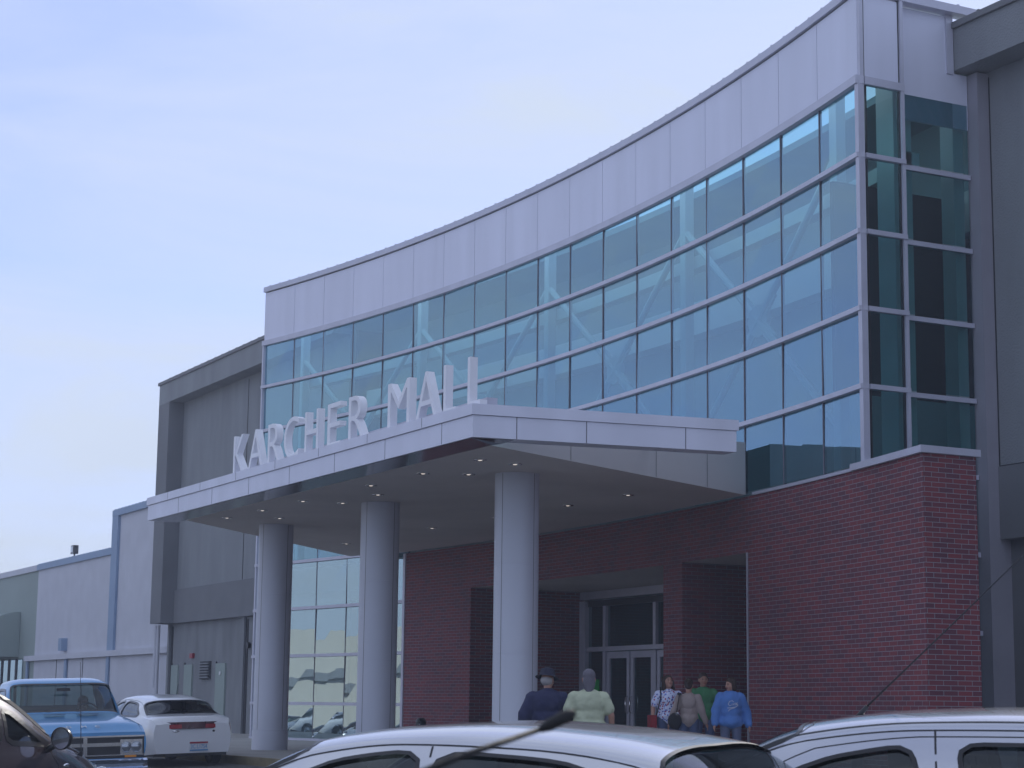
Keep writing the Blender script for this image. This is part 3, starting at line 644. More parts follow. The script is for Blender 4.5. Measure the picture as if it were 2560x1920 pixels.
def car(name, label, cat, loc, heading, C, paint, windows, wheels, wr=.31, group=None, dx=.04, arch=None, seams=(), seats=True, gask=.022, fine=1):
    """windows: list of (kind, [(x,v)...]); kind 'side' or 'cross' (v up to 3, mirrored). """
    root = empty(name, loc, 0, label=label, category=cat)
    if group: root['group'] = group
    # align with slope
    fwd = Vector((heading[0], heading[1], 0)).normalized(); nrm = Vector((0, -0.035, 1)).normalized(); fwd = (fwd - nrm * fwd.dot(nrm)).normalized(); left = nrm.cross(fwd)
    root.rotation_euler = Matrix(((fwd.x, left.x, nrm.x), (fwd.y, left.y, nrm.y), (fwd.z, left.z, nrm.z))).to_euler()
    polys = [(k, smooth_poly(p, 2), p) for k, p in windows]
    nx = int(C.L / dx); m1, m2, m3 = 12, int(14 * fine), int(22 * fine); V = [j / m1 for j in range(m1)] + [1 + j / m2 for j in range(m2)] + [2 + j / m3 for j in range(m3 + 1)]
    body = MB(); glass = {i: MB() for i in range(len(polys))}; glass2 = {i: MB() for i in range(len(polys))}
    ar = arch or wr + .06
    for side in (1, -1):
        for i in range(nx):
            xa, xb = C.L * i / nx, C.L * (i + 1) / nx
            for j in range(len(V) - 1):
                va, vb = V[j], V[j + 1]; xc, vc = (xa + xb) / 2, (va + vb) / 2
                pts = [C.S(xa, va, side), C.S(xb, va, side), C.S(xb, vb, side), C.S(xa, vb, side)]
                if side == 1: pts = pts[::-1]
                hole = False
                for q, (k, sp, raw) in enumerate(polys):
                    if inpoly((xc, vc), sp): hole = True
                    if inpoly((xc, vc), sp) or polydist((xc, vc), sp) < .05:
                        off = [p - C.N(xx, vv, side) * .012 for p, (xx, vv) in zip(pts, ([(xa, va), (xb, va), (xb, vb), (xa, vb)] if side == -1 else [(xa, vb), (xb, vb), (xb, va), (xa, va)]))]
                        (glass[q] if (side == 1 or k == 'cross') else glass2[q]).face(off)
                if hole: continue
                if vc < 1:
                    c = C.S(xc, vc, side)
                    if any((c.x - (C.L / 2 - wx)) ** 2 + (c.z - wr) ** 2 < ar * ar for wx in wheels): continue
                body.face(pts)
    # nose and tail caps
    for xx, rev in ((0, False), (C.L, True)):
        col = [C.S(xx, v, 1) for v in V] + [C.S(xx, v, -1) for v in V[::-1]]; c = Vector((col[0].x, 0, sum(p.z for p in col) / len(col)))
        for i in range(len(col)):
            tri = [c, col[i], col[(i + 1) % len(col)]]; body.face(tri[::-1] if rev else tri)
    bo = body.build('body', paint, root, smooth=True, sharp=38)
    for q, (k, sp, raw) in enumerate(polys):
        nm = 'window'
        for G in (glass[q], glass2[q]):
            if G.v: G.build(nm, 'carglass', root, smooth=True)
        for side in ((1, -1)):
            gk = MB(); n = len(sp)
            if k == 'cross': ring = [p for p in sp]
            else: ring = sp
            fr = []
            for i in range(n):
                a, b = ring[i], ring[(i + 1) % n]; m_ = max(1, int((C.S(*a, side) - C.S(*b, side)).length / .05))
                fr += [(a[0] + (b[0] - a[0]) * t / m_, min(3.0, a[1] + (b[1] - a[1]) * t / m_)) for t in range(m_)]
            n = len(fr); PP = [C.S(*q_, side) for q_ in fr]; NN = [C.N(q_[0], min(q_[1], 2.96), side) for q_ in fr]; TT = []
            for i in range(n):
                d = PP[(i + 1) % n] - PP[i - 1]; TT.append(NN[i].cross(d.normalized()) * gask if d.length > 1e-6 else (TT[-1] if TT else Vector((0, 0, 0))))
            for i in range(n):
                j = (i + 1) % n
                if fr[i][1] >= 2.995 and fr[j][1] >= 2.995: continue
                A, B, ta, tb, na, nb = PP[i], PP[j], TT[i], TT[j], NN[i], NN[j]
                gk.face([A - ta + na * .003, B - tb + nb * .003, B + tb + nb * .003, A + ta + na * .003])
            gk.build('window_seal', 'trimblack', root)
    for (sx, sv, w_) in seams:
        for side in (1, -1):
            gk = MB(); P = [(a, b) for a, b in zip(sx, sv)]; fine = []
            for i in range(len(P) - 1):
                for t in range(8): fine.append((P[i][0] + (P[i + 1][0] - P[i][0]) * t / 8, P[i][1] + (P[i + 1][1] - P[i][1]) * t / 8))
            fine.append(P[-1])
            for i in range(len(fine) - 1):
                A, B = C.S(*fine[i], side), C.S(*fine[i + 1], side); na = C.N(*fine[i], side); nb = C.N(*fine[i + 1], side); d = (B - A).normalized(); gk.face([A - na.cross(d) * w_ + na * .0015, B - nb.cross(d) * w_ + nb * .0015, B + nb.cross(d) * w_ + nb * .0015, A + na.cross(d) * w_ + na * .0015])
            gk.build('panel_gap', 'trimblack', root)
    for wx in wheels:
        for sgn in (1, -1):
            yy = sgn * (spl(C.k['wm'], wx) - .13); x = C.L / 2 - wx
            b = MB(); b.lathe([(wr * .62, -.09), (wr * .9, -.10), (wr, -.08), (wr, .08), (wr * .9, .10), (wr * .62, .09), (wr * .62, -.09)], (x, yy, wr), 28, 'y'); w_ = b.build('wheel', 'rubber', root, smooth=True, sharp=40)
            b = MB(); ys = sgn * .06; b.lathe([(0, ys), (wr * .15, ys + .01 * sgn), (wr * .2, ys - .01 * sgn), (wr * .55, ys - .02 * sgn), (wr * .63, ys)], (x, yy, wr), 24, 'y'); b.build('rim', 'lens', w_, smooth=True)
    b = MB(); hw = spl(C.k['ws'], C.L / 2) - .02
    b.box(-C.L / 2 + .15, -hw + .12, .2, C.L / 2 - .15, hw - .12, .42); b.build('underbody', 'trimblack', root)
    if seats:
        for sx, sy in seats:
            b = MB(); b.box(sx - .25, sy - .24, .35, sx + .25, sy + .24, .55); b.box(sx - .32, sy - .23, .5, sx - .2, sy + .23, 1.02); b.box(sx - .32, sy - .12, 1.05, sx - .22, sy + .12, 1.22); bevel(b.build('seat', 'seat', root), .04, 3)
    return root
def sedan(name, label, loc, heading, paint, group=None, L=4.85, hw=.88, roof=1.40, **kw):
    zs_ = [(0, .34), (.4, .24), (2.2, .2), (4.2, .22), (L, .26)]
    zb = [(0, .55), (.3, .70), (1.2, .88), (2.0, .93), (3.4, .94), (4.2, .93), (L - .1, .89), (L, .80)]
    zr = [(0, .56), (.3, .72), (1.05, .905), (1.2, .945), (2.0, roof - .135), (2.5, roof - .09), (3.1, roof - .11), (3.72, roof - .185), (4.28, .965), (4.40, .955), (L - .1, .91), (L, .81)]
    zt = [(0, .58), (.3, .76), (.95, .945), (1.1, .975), (1.93, roof - .055), (2.4, roof - .008), (2.75, roof), (3.3, roof - .035), (3.76, roof - .10), (4.31, .985), (4.43, .975), (L - .1, .935), (L, .82)]
    ws = [(0, hw - .3), (.35, hw - .08), (2.2, hw - .04), (4.3, hw - .08), (L, hw - .20)]
    wm = [(0, hw - .26), (.2, hw - .12), (.6, hw - .01), (2.2, hw + .0), (4.0, hw - .01), (L - .2, hw - .06), (L, hw - .14)]
    wb = [(0, hw - .32), (.3, hw - .17), (1.0, hw - .09), (2.2, hw - .06), (3.8, hw - .08), (L - .2, hw - .12), (L, hw - .18)]
    wr = [(0, hw - .36), (.3, hw - .23), (1.1, hw - .15), (1.4, hw - .2), (2.0, hw - .285), (2.6, hw - .27), (3.3, hw - .29), (4.0, hw - .22), (4.3, hw - .19), (L - .2, hw - .2), (L, hw - .34)]
    C = Car(L, zs_, zb, zr, zt, ws, wm, wb, wr)
    wins = [('side', [(1.38, 1.06), (2.04, 1.86), (2.62, 1.93), (2.64, 1.05)]), ('side', [(2.72, 1.05), (2.70, 1.93), (3.45, 1.88), (3.95, 1.35), (3.85, 1.06)]),
            ('cross', [(1.18, 2.09), (1.16, 3.2), (1.90, 3.2), (1.95, 2.12)]), ('cross', [(3.82, 2.10), (3.79, 3.2), (4.285, 3.2), (4.26, 2.08)])]
    seams = [((1.15, 1.96, 2.5, 3.45, 4.05), (1.98, 2.02, 2.02, 2.02, 1.98), .004), ((2.67, 2.67), (.12, 1.05), .005), ((1.5, 1.42, 1.5), (.12, .6, 1.04), .005), ((2.67, 2.66), (1.86, 1.99), .005)]
    c = car(name, label, 'car', loc, heading, C, paint, wins, (.92, 3.75), group=group, seams=seams, seats=[(.15, .37), (.15, -.37), (-.85, .37), (-.85, -.37)], **kw)
    c['_L'] = L
    for sg in (1, -1):
        b = MB(); b.ell((L / 2 - .16, sg * (hw - .30), .66), .07, .19, .08, 14, 8); b.build('headlight', 'lens', c, smooth=True)
        b = MB(); b.ell((-L / 2 + .07, sg * (hw - .30), .80), .06, .20, .09, 14, 8); b.build('taillight', 'red', c, smooth=True)
        b = MB(); b.ell((L / 2 - 1.62, sg * (hw + .06), 1.0), .07, .10, .07, 12, 8); b.build('mirror', paint, c, smooth=True)
    b = MB(); b.box(-L / 2 - .02, -.26, .55, -L / 2 + .02, .26, .68); b.build('number_plate', 'platew', c)
    return c
def local_text(ch, name, mat, parent, P, w, h, d): return solid_text(ch, name, mat, parent, P, w, h, d)
def frame_front(x, y0, z0): return Matrix(((0, 0, 1, x), (1, 0, 0, y0), (0, 1, 0, z0), (0, 0, 0, 1)))   # text read from the front (+X side), y to the reader's right
def frame_back(x, y0, z0): return Matrix(((0, 0, -1, x), (-1, 0, 0, y0), (0, 1, 0, z0), (0, 0, 0, 1)))
# middle silver sedan
mid = sedan('silver_sedan', 'silver sedan in the middle foreground with its roof filling the bottom edge', (-8.76, 4.36, ground_z(4.36)), (-.846, -.534), 'silver', roof=1.39, dx=.014, fine=2.8, gask=.011, group='cars parked in the lot')
# right silver hatchback
def hatch(name, label, loc, heading, paint, group=None, roof=1.405, L=4.2, hw=.85):
    zs_ = [(0, .38), (.4, .24), (2.0, .2), (3.7, .24), (L, .38)]
    zb = [(0, .58), (.3, .74), (1.0, .90), (1.8, .94), (3.0, .99), (3.8, 1.02), (L - .08, .95), (L, .82)]
    zr = [(0, .59), (.3, .76), (1.0, .93), (1.1, .965), (1.85, roof - .125), (2.4, roof - .08), (3.0, roof - .09), (3.6, roof - .14), (3.9, roof - .28), (4.1, 1.0), (L, .83)]
    zt = [(0, .62), (.3, .80), (.9, .97), (1.02, 1.0), (1.8, roof - .055), (2.3, roof - .006), (2.7, roof), (3.2, roof - .02), (3.65, roof - .07), (3.95, roof - .27), (4.14, 1.03), (L, .84)]
    ws = [(0, hw - .3), (.35, hw - .08), (2.0, hw - .04), (3.8, hw - .08), (L, hw - .25)]
    wm = [(0, hw - .26), (.2, hw - .12), (.6, hw), (2.0, hw), (3.6, hw), (L - .2, hw - .08), (L, hw - .2)]
    wb = [(0, hw - .32), (.3, hw - .17), (.9, hw - .09), (2.0, hw - .05), (3.4, hw - .07), (L - .2, hw - .14), (L, hw - .25)]
    wr = [(0, hw - .36), (.3, hw - .23), (1.0, hw - .15), (1.2, hw - .19), (1.8, hw - .26), (2.4, hw - .235), (3.2, hw - .25), (3.7, hw - .24), (4.0, hw - .22), (L, hw - .28)]
    C = Car(L, zs_, zb, zr, zt, ws, wm, wb, wr)
    wins = [('side', [(1.26, 1.06), (1.92, 1.70), (2.36, 1.80), (2.44, 1.05)]), ('side', [(2.62, 1.05), (2.58, 1.80), (3.05, 1.78), (3.10, 1.05)]), ('side', [(3.18, 1.06), (3.14, 1.77), (3.48, 1.68), (3.66, 1.1)]),
            ('cross', [(1.08, 2.09), (1.06, 3.2), (1.78, 3.2), (1.82, 2.12)]), ('cross', [(3.72, 2.14), (3.70, 3.2), (4.06, 3.2), (4.06, 2.12)])]
    seams = [((1.0, 1.82, 2.4, 3.2, 3.75), (2.14, 2.22, 2.24, 2.24, 2.2), .006), ((1.1, 1.86, 2.4, 3.2, 3.7), (1.97, 1.98, 1.98, 1.98, 1.97), .004), ((1.15, 1.9, 2.4, 3.2, 3.6), (1.30, 1.86, 1.90, 1.89, 1.84), .003), ((2.52, 2.47), (.12, 1.99), .005), ((1.82, 1.86, 1.82), (2.3, 2.6, 2.98), .004)]
    c = car(name, label, 'car', loc, heading, C, paint, wins, (.85, 3.4), group=group, seams=seams, seats=[(.1, .36), (.1, -.36), (-.85, .36), (-.85, -.36)], gask=.012, dx=.014, fine=2.8)
    for sg in (1, -1):
        b = MB(); b.ell((L / 2 - .17, sg * (hw - .28), .70), .08, .17, .10, 14, 8); b.build('headlight', 'lens', c, smooth=True)
        b = MB(); b.ell((-L / 2 + .09, sg * (hw - .16), .98), .06, .09, .20, 14, 8); b.build('taillight', 'red', c, smooth=True)
        b = MB(); b.ell((L / 2 - 1.42, sg * (hw + .06), 1.02), .07, .10, .07, 12, 8); b.build('mirror', paint, c, smooth=True)
    b = MB(); x0 = L / 2 - 2.0; z0 = C.S(2.0, 2.98).z; b.tube([(x0, 0, z0 - .01), (x0 - .05, 0, z0 + .045)], [.016, .011], 8); b.tube([(x0 - .05, 0, z0 + .045), (x0 - .5, 0, z0 + .45), (x0 - .95, 0, z0 + .86)], [.006, .0042, .003], 6); b.ell((x0 - .95, 0, z0 + .86), .008, .008, .008, 8, 6); b.build('antenna', 'trimblack', c, smooth=True)
    return c
hatch('silver_hatchback', 'silver compact car at the lower right with a whip antenna on its roof', (-7.99, 6.34, ground_z(6.34)), (-.74, -.673), 'silver2', group='cars parked in the lot')
# white sedan seen from behind
ws_ = sedan('white_sedan', 'white sedan seen from behind with a full width red tail light', (-38.65, 12.25, ground_z(12.25)), (-1, 0.02), 'whitep', roof=1.36, hw=.90, group='cars parked in the lot')
for o in [c for c in ws_.children if c.name.startswith(('taillight', 'number_plate'))]: bpy.data.objects.remove(o)
def rearband(name, mat, y0, y1, z0, z1, x=-2.44, bulge=.16, hw=.84, out=0.0):
    b = MB(); m = 14; P = []
    for i in range(m + 1):
        y = y0 + (y1 - y0) * i / m; P.append((x + bulge * (abs(y) / hw) ** 3.2 * 1.6 - .015 - out, y))
    for i in range(m):
        (xa, ya), (xb, yb) = P[i], P[i + 1]; b.face([(xa, ya, z0), (xb, yb, z0), (xb, yb, z1), (xa, ya, z1)]); b.face([(xa, ya, z1), (xb, yb, z1), (xb + .05, yb, z1), (xa + .05, ya, z1)]); b.face([(xa, ya, z0), (xb, yb, z0), (xb + .05, yb, z0), (xa + .05, ya, z0)])
    for k in (0, -1): b.face([(P[k][0], P[k][1], z0), (P[k][0] + .05, P[k][1], z0), (P[k][0] + .05, P[k][1], z1), (P[k][0], P[k][1], z1)])
    return b.build(name, mat, ws_, smooth=True, sharp=40)
rearband('rear_light_bar', 'darkred', -.76, .76, .715, .845)
for y0, y1 in ((.50, .765), (.22, .48), (-.48, -.25), (-.765, -.50)): rearband('taillight', 'red', y0, y1, .725, .80, out=.006)
rearband('bumper_gap', 'trimblack', -.74, .74, .552, .562, x=-2.41, bulge=.05)
b = MB(); b.box(-2.445, -.30, .30, -2.430, .06, .47); pl = b.build('number_plate', 'platew', ws_)
b = MB(); b.box(-2.450, -.30, .435, -2.446, .06, .47); b.build('plate_band', 'redbox', pl); b = MB(); b.box(-2.450, -.30, .30, -2.446, .06, .325); b.build('plate_band', 'bluep', pl)
local_text('2C L1754', 'plate_text', 'bluep', pl, frame_back(-2.447, .04, .345), .32, .075, .004)
for y in (.58, -.58):
    b = MB(); b.ell((-2.395, y, .665), .02, .085, .025, 12, 6); b.build('reverse_light', 'lens', ws_, smooth=True)
b = MB(); b.ell((-2.425, .32, .675), .012, .075, .022, 12, 6); b.build('badge', 'chrome', ws_, smooth=True)
b = MB(); b.ell((-2.420, -.42, .665), .015, .03, .022, 12, 6); b.build('lock', 'trimblack', ws_, smooth=True)
b = MB(); b.tube([(1.3, -.72, .92), (1.0, -.76, 1.55)], .004, 5); b.build('antenna', 'trimblack', ws_)
# dark retro car
def retro(loc, heading):
    L = 4.3; hw = .86; H = 1.60
    zs_ = [(0, .38), (.4, .26), (2.0, .24), (3.8, .26), (L, .38)]
    zb = [(0, .62), (.25, .78), (.9, .96), (1.6, 1.02), (3.0, 1.05), (3.9, 1.04), (L, .88)]
    zr = [(0, .64), (.25, .84), (.9, 1.00), (1.1, 1.06), (1.85, H - .16), (2.4, H - .08), (3.2, H - .10), (3.9, H - .28), (4.15, 1.1), (L, .90)]
    zt = [(0, .70), (.2, .92), (.85, 1.06), (1.0, 1.09), (1.75, H - .09), (2.3, H - .01), (2.8, H), (3.4, H - .04), (3.95, H - .22), (4.18, 1.14), (L, .92)]
    ws = [(0, .45), (.35, .76), (2.0, .80), (3.9, .76), (L, .5)]
    wm = [(0, .48), (.25, .76), (.7, hw), (1.5, .83), (2.4, .83), (3.4, hw), (L - .2, .78), (L, .55)]
    wb = [(0, .38), (.3, .60), (.9, .70), (1.6, .77), (3.2, .77), (L - .2, .70), (L, .5)]
    wr = [(0, .30), (.3, .50), (.9, .62), (1.2, .68), (1.9, .60), (2.6, .60), (3.6, .58), (4.1, .60), (L, .45)]
    C = Car(L, zs_, zb, zr, zt, ws, wm, wb, wr)
    wins = [('side', [(1.16, 1.05), (1.84, 1.80), (1.90, 1.04)]), ('side', [(1.97, 1.04), (1.90, 1.84), (2.42, 1.93), (2.52, 1.04)]), ('side', [(2.60, 1.04), (2.52, 1.93), (3.05, 1.91), (3.30, 1.04)]), ('side', [(3.38, 1.06), (3.2, 1.90), (3.66, 1.8), (3.84, 1.1)]),
            ('cross', [(1.12, 2.08), (1.10, 3.2), (1.74, 3.2), (1.80, 2.1)]), ('cross', [(3.96, 2.14), (3.94, 3.2), (4.14, 3.2), (4.14, 2.14)])]
    seams = [((2.55, 2.45), (.12, 1.98), .005), ((1.2, 1.18, 1.3, 1.8), (.12, .8, 1.06, 1.72), .005), ((1.2, 1.9, 2.6, 3.6), (1.99, 2.0, 2.0, 1.99), .004), ((3.3, 3.4), (.6, 1.06), .005)]
    c = car('retro_car', 'dark aubergine retro styled car at lower left with round chrome mirror', 'car', loc, heading, C, 'darkp', wins, (.78, 3.42), group='cars parked in the lot', seams=seams, seats=[(.1, .36), (.1, -.36), (-.85, .36), (-.85, -.36)])
    for x in (2.30, 3.15):
        for sg in (1, -1):
            p = C.S(x, .86, sg); b = MB(); b.tube([(p.x + .11, p.y - sg * .0, p.z), (p.x + .09, p.y - sg * -.035 * 1, p.z), (p.x - .09, p.y + sg * .0 - (-sg) * .035, p.z), (p.x - .11, p.y, p.z)], [.012, .02, .02, .012], 10) if False else b.ell((p.x, p.y - sg * .02, p.z), .10, .03, .022, 14, 8)
            b.build('door_handle', 'chrome', c, smooth=True)
            b = MB(); b.ell((p.x - .13, p.y - sg * .006, p.z), .022, .012, .022, 10, 6); b.build('door_lock', 'chrome', c, smooth=True)
    for sg in (1, -1):
        p = C.S(1.32, 1.02, sg); my = p.y - sg * .17; b = MB(); b.lathe([(0, .10), (.06, .085), (.092, .03), (.095, -.01), (.088, -.02), (.086, -.012)], (p.x - .02, my, p.z + .06), 28, 'x'); m_ = b.build('mirror', 'trimblack', c, smooth=True)
        b = MB(); b.lathe([(.086, -.008), (0, -.010)], (p.x - .02, my, p.z + .06), 28, 'x'); b.build('mirror_glass', 'chrome', m_)
        b = MB(); b.tube([(p.x + .01, p.y + sg * .02, p.z - .05), (p.x + .02, my + sg * .06, p.z + .02)], .028, 8); b.build('mirror_arm', 'trimblack', m_, smooth=True)
        b = MB(); b.ell((L / 2 - .10, sg * .55, .70), .06, .09, .08, 14, 8); b.build('headlight', 'lens', c, smooth=True)
        b = MB(); b.ell((-L / 2 + .10, sg * .66, .92), .05, .07, .16, 14, 8); b.build('taillight', 'red', c, smooth=True)
    c.scale = (1.06, 1.06, 1.06)
    p = C.S(.62, 1.0, 1); b = MB(); b.tube([p, p + Vector((-.03, .0, .80))], [.004, .002], 5); b.tube([p - Vector((0, 0, .01)), p + Vector((0, 0, .03))], .014, 8); b.build('antenna', 'trimblack', c)
    p = C.S(1.05, .8, 1); b = MB(); b.ell((p.x, p.y, p.z), .05, .012, .018, 12, 6); b.build('fender_badge', 'chrome', c, smooth=True)
    return c
retro((-17.52, 3.38, ground_z(3.38)), (-.674, .739))
# blue pickup
def pickup(loc, heading):
    L = 5.1; hw = 1.0
    zs_ = [(0, .42), (.3, .36), (2.0, .34), (4.8, .38), (L, .42)]
    zb = [(0, .84), (.06, .87), (.25, .945), (1.25, 1.03), (1.7, 1.07), (2.62, 1.08), (2.70, 1.08), (2.8, 1.06), (L, 1.06)]
    zr = [(0, .845), (.06, .875), (.25, .96), (1.28, 1.07), (1.36, 1.10), (1.72, 1.56), (2.0, 1.60), (2.5, 1.59), (2.60, 1.54), (2.72, 1.09), (2.8, 1.065), (L, 1.065)]
    zt = [(0, .85), (.05, .88), (.22, .995), (1.18, 1.13), (1.32, 1.15), (1.68, 1.61), (1.8, 1.665), (2.1, 1.70), (2.5, 1.685), (2.62, 1.6), (2.74, 1.09), (2.8, .72), (L - .1, .72), (L, 1.06)]
    ws = [(0, .90), (.3, .96), (2.0, .93), (L, .93)]
    wm = [(0, .96), (.15, hw), (1.2, hw), (2.0, .98), (3.6, hw), (L, .97)]
    wb = [(0, .94), (.2, .95), (1.2, .95), (1.7, .94), (2.62, .94), (2.75, .95), (L, .93)]
    wr = [(0, .90), (.2, .90), (1.2, .90), (1.35, .88), (1.72, .80), (2.5, .79), (2.62, .79), (2.74, .9), (L, .88)]
    C = Car(L, zs_, zb, zr, zt, ws, wm, wb, wr, zm=.5, corner=.32)
    wins = [('side', [(1.52, 1.08), (1.80, 1.84), (2.5, 1.88), (2.52, 1.06)]), ('cross', [(1.37, 2.06), (1.36, 3.2), (1.665, 3.2), (1.70, 2.08)]), ('cross', [(2.60, 2.10), (2.60, 3.2), (2.72, 3.2), (2.715, 2.10)])]
    c = car('pickup_truck', 'sky blue vintage pickup truck facing right with a man at the wheel', 'pickup truck', loc, heading, C, 'bluep', wins, (.85, 3.95), wr=.37, seams=[((1.3, 1.35), (.1, 1.02), .006), ((2.58, 2.56), (.1, 1.9), .006), ((.06, .3, 1.25), (2.04, 2.04, 2.04), .004)], seats=[(-.05, .42), (-.05, -.42)], dx=.035, arch=.45)
    X = L / 2
    for sg in (1, -1):   # wipers and front lamps
        b = MB(); b.box(X - .01, sg * .55 - .0, .51, X + .015, sg * .90, .735); bz = b.build('lamp_bezel', 'chrome', c); bevel(bz, .01)
        for y in (.645, .805):
            b = MB(); b.lathe([(0, .035), (.05, .03), (.072, .018), (.078, .012), (.084, .02), (.09, .012)], (X + .005, sg * y, .62), 24, 'x'); b.build('headlight', 'lens', c, smooth=True)
        b = MB(); b.box(X, sg * .62, .462, X + .03, sg * .80, .495); b.build('indicator', 'amber', c)
        b = MB(); b.tube([(X - 1.33, sg * .25 + .1, 1.145), (X - 1.36, sg * .25 - .15, 1.165), (X - 1.375, sg * .25 - .38, 1.175)], .008, 6); b.build('wiper', 'trimblack', c)
        b = MB(); b.box(X - 1.0, sg * .1, 1.122, X - .86, sg * .42, 1.128); b.build('cowl_vent', 'trimblack', c)
    b = MB(); b.box(X - .03, -.93, .45, X + .004, .93, .80); b.build('grille_recess', 'trimblack', c)
    b = MB(); b.box(X, -.93, .775, X + .02, .93, .80); bevel(b.build('grille_bar', 'chrome', c), .006)
    b = MB(); b.box(X, -.55, .635, X + .03, .55, .69); bevel(b.build('grille_bar', 'chrome', c), .01)
    b = MB(); b.box(X, -.93, .492, X + .025, .93, .51); bevel(b.build('grille_bar', 'chrome', c), .006)
    b = MB(); b.box(X, -.03, .51, X + .028, .03, .775); bevel(b.build('grille_bar', 'chrome', c), .006)
    b = MB(); cs = [(-.10, .44), (.055, .44), (.10, .415), (.085, .37), (.085, .325), (.115, .30), (.10, .265), (-.1, .25)]
    st = [(-1.0, -.13), (-.97, -.03), (-.9, 0), (.9, 0), (.97, -.03), (1.0, -.13)]
    for i in range(5):
        for j in range(8):
            p, q = cs[j], cs[(j + 1) % 8]; (ya, oa), (yb, ob) = st[i], st[i + 1]; b.face([(X + p[0] + oa, ya, p[1]), (X + q[0] + oa, ya, q[1]), (X + q[0] + ob, yb, q[1]), (X + p[0] + ob, yb, p[1])])
    for k in (0, 5): b.face([(X + p[0] + st[k][1], st[k][0], p[1]) for p in cs])
    bm_ = b.build('bumper', 'chromeblue', c)
    for ch, y in (('G', -.27), ('M', -.035), ('C', .18)):
        a = math.atan2(.075, .19); P = Matrix(((0, -math.cos(a) if False else -.90, .42, X - .075), (1, 0, 0, y), (0, .42, .90, .925), (0, 0, 0, 1)))
        local_text(ch, 'hood_letter', 'chrome', c, P, .075, .06, .01)
    b = MB(); b.box(X + .116, -.15, .22, X + .122, .15, .37); pl = b.build('number_plate', 'platew', c); local_text('C4BK', 'plate_text', 'dark', pl, frame_front(X + .1225, -.11, .265), .22, .07, .003)
    b = MB(); P = [(X - 1.62 + .10 * math.cos(a) * .3, .42 + .2 * math.sin(a), 1.10 + .19 * math.cos(a)) for a in [2 * math.pi * k / 28 for k in range(29)]]; b.tube(P, .013, 8, False); b.build('steering_wheel', 'trimblack', c, smooth=True)
    b = MB(); b.box(X - 1.52, -.1, 1.49, X - 1.50, .12, 1.54); b.build('rear_view_mirror', 'trimblack', c)
    return c
MT['chromeblue'] = pm('bumper_chrome', (0.45, 0.52, 0.68), 0.12, 1.0, 0.08, 3)
tr = pickup((-32.65, 8.5, ground_z(8.5)), (1, -0.03))
for i, (x, y, p_, lb) in enumerate(((-78, -3.5, 'whitep', 'white sedan across the lot, mirrored in the low glass'), (-82.5, -6, 'silver2', 'pale silver sedan across the lot, mirrored in the low glass'), (-88, -9, 'darkp', 'dark sedan across the lot beside two pale ones'))):
    sedan('parked_sedan', lb, (x, y, ground_z(y)), (-.5, .86), p_, group='cars parked in the lot')
AR = empty('whip_antenna', (-2.0, 0.0, ground_z(0)), label='dark rod with a thick rounded tip crossing the middle car roof, close to the lens', category='antenna')
b = MB(); b.tube([(.02, -.02, 0), (.02, -.02, 1.1), (0, .02, 1.23), (-.05, .4, 1.352), (-.09, .86, 1.497), (-.10, 1.04, 1.557), (-.138, 1.165, 1.588)], [.012, .012, .008, .005, .0045, .004, .0036], 10); b.build('rod', 'rubber', AR, smooth=True)
b = MB(); T0, T1 = Vector((-.138, 1.163, 1.587)), Vector((-.121, 1.203, 1.609)); b.tube([T0, T0.lerp(T1, .25), T0.lerp(T1, .8), T1], [.004, .0075, .0078, .004], 12); b.build('tip', 'rubber', AR, smooth=True)
b = MB(); b.lathe([(.09, 0), (.09, .02), (.04, .05), (0, .06)], (.02, -.02, 0), 20); b.build('base', 'rubber', AR, smooth=True)
# ------------------------------------------------------------------ people
def cloth(name, c, **k): 
    if name not in MT: MT[name] = pm(name, c, 0.85, 0, 0.10, 6, 0.25, 18, **k)
    return name
cloth('navy_cloth', (0.018, 0.022, 0.075)); cloth('dark_hat', (0.015, 0.015, 0.04)); cloth('yellow_cloth', (0.50, 0.54, 0.38)); cloth('beige_cloth', (0.36, 0.29, 0.27)); cloth('green_cloth', (0.05, 0.22, 0.09)); cloth('blue_cloth', (0.08, 0.20, 0.52)); cloth('denim', (0.07, 0.10, 0.20)); cloth('grey_trousers', (0.10, 0.12, 0.20)); cloth('black_leather', (0.012, 0.012, 0.016)); cloth('hair_brown', (0.035, 0.018, 0.012)); cloth('hair_grey', (0.14, 0.13, 0.16)); cloth('hair_white', (0.45, 0.42, 0.42)); cloth('red_bag', (0.25, 0.01, 0.02)); cloth('eye', (0.01, 0.01, 0.012)); cloth('lips', (0.30, 0.07, 0.07)); cloth('print_white', (0.7, 0.72, 0.8)); cloth('khaki', (0.2, 0.18, 0.13)); cloth('plaid', (0.25, 0.27, 0.33))
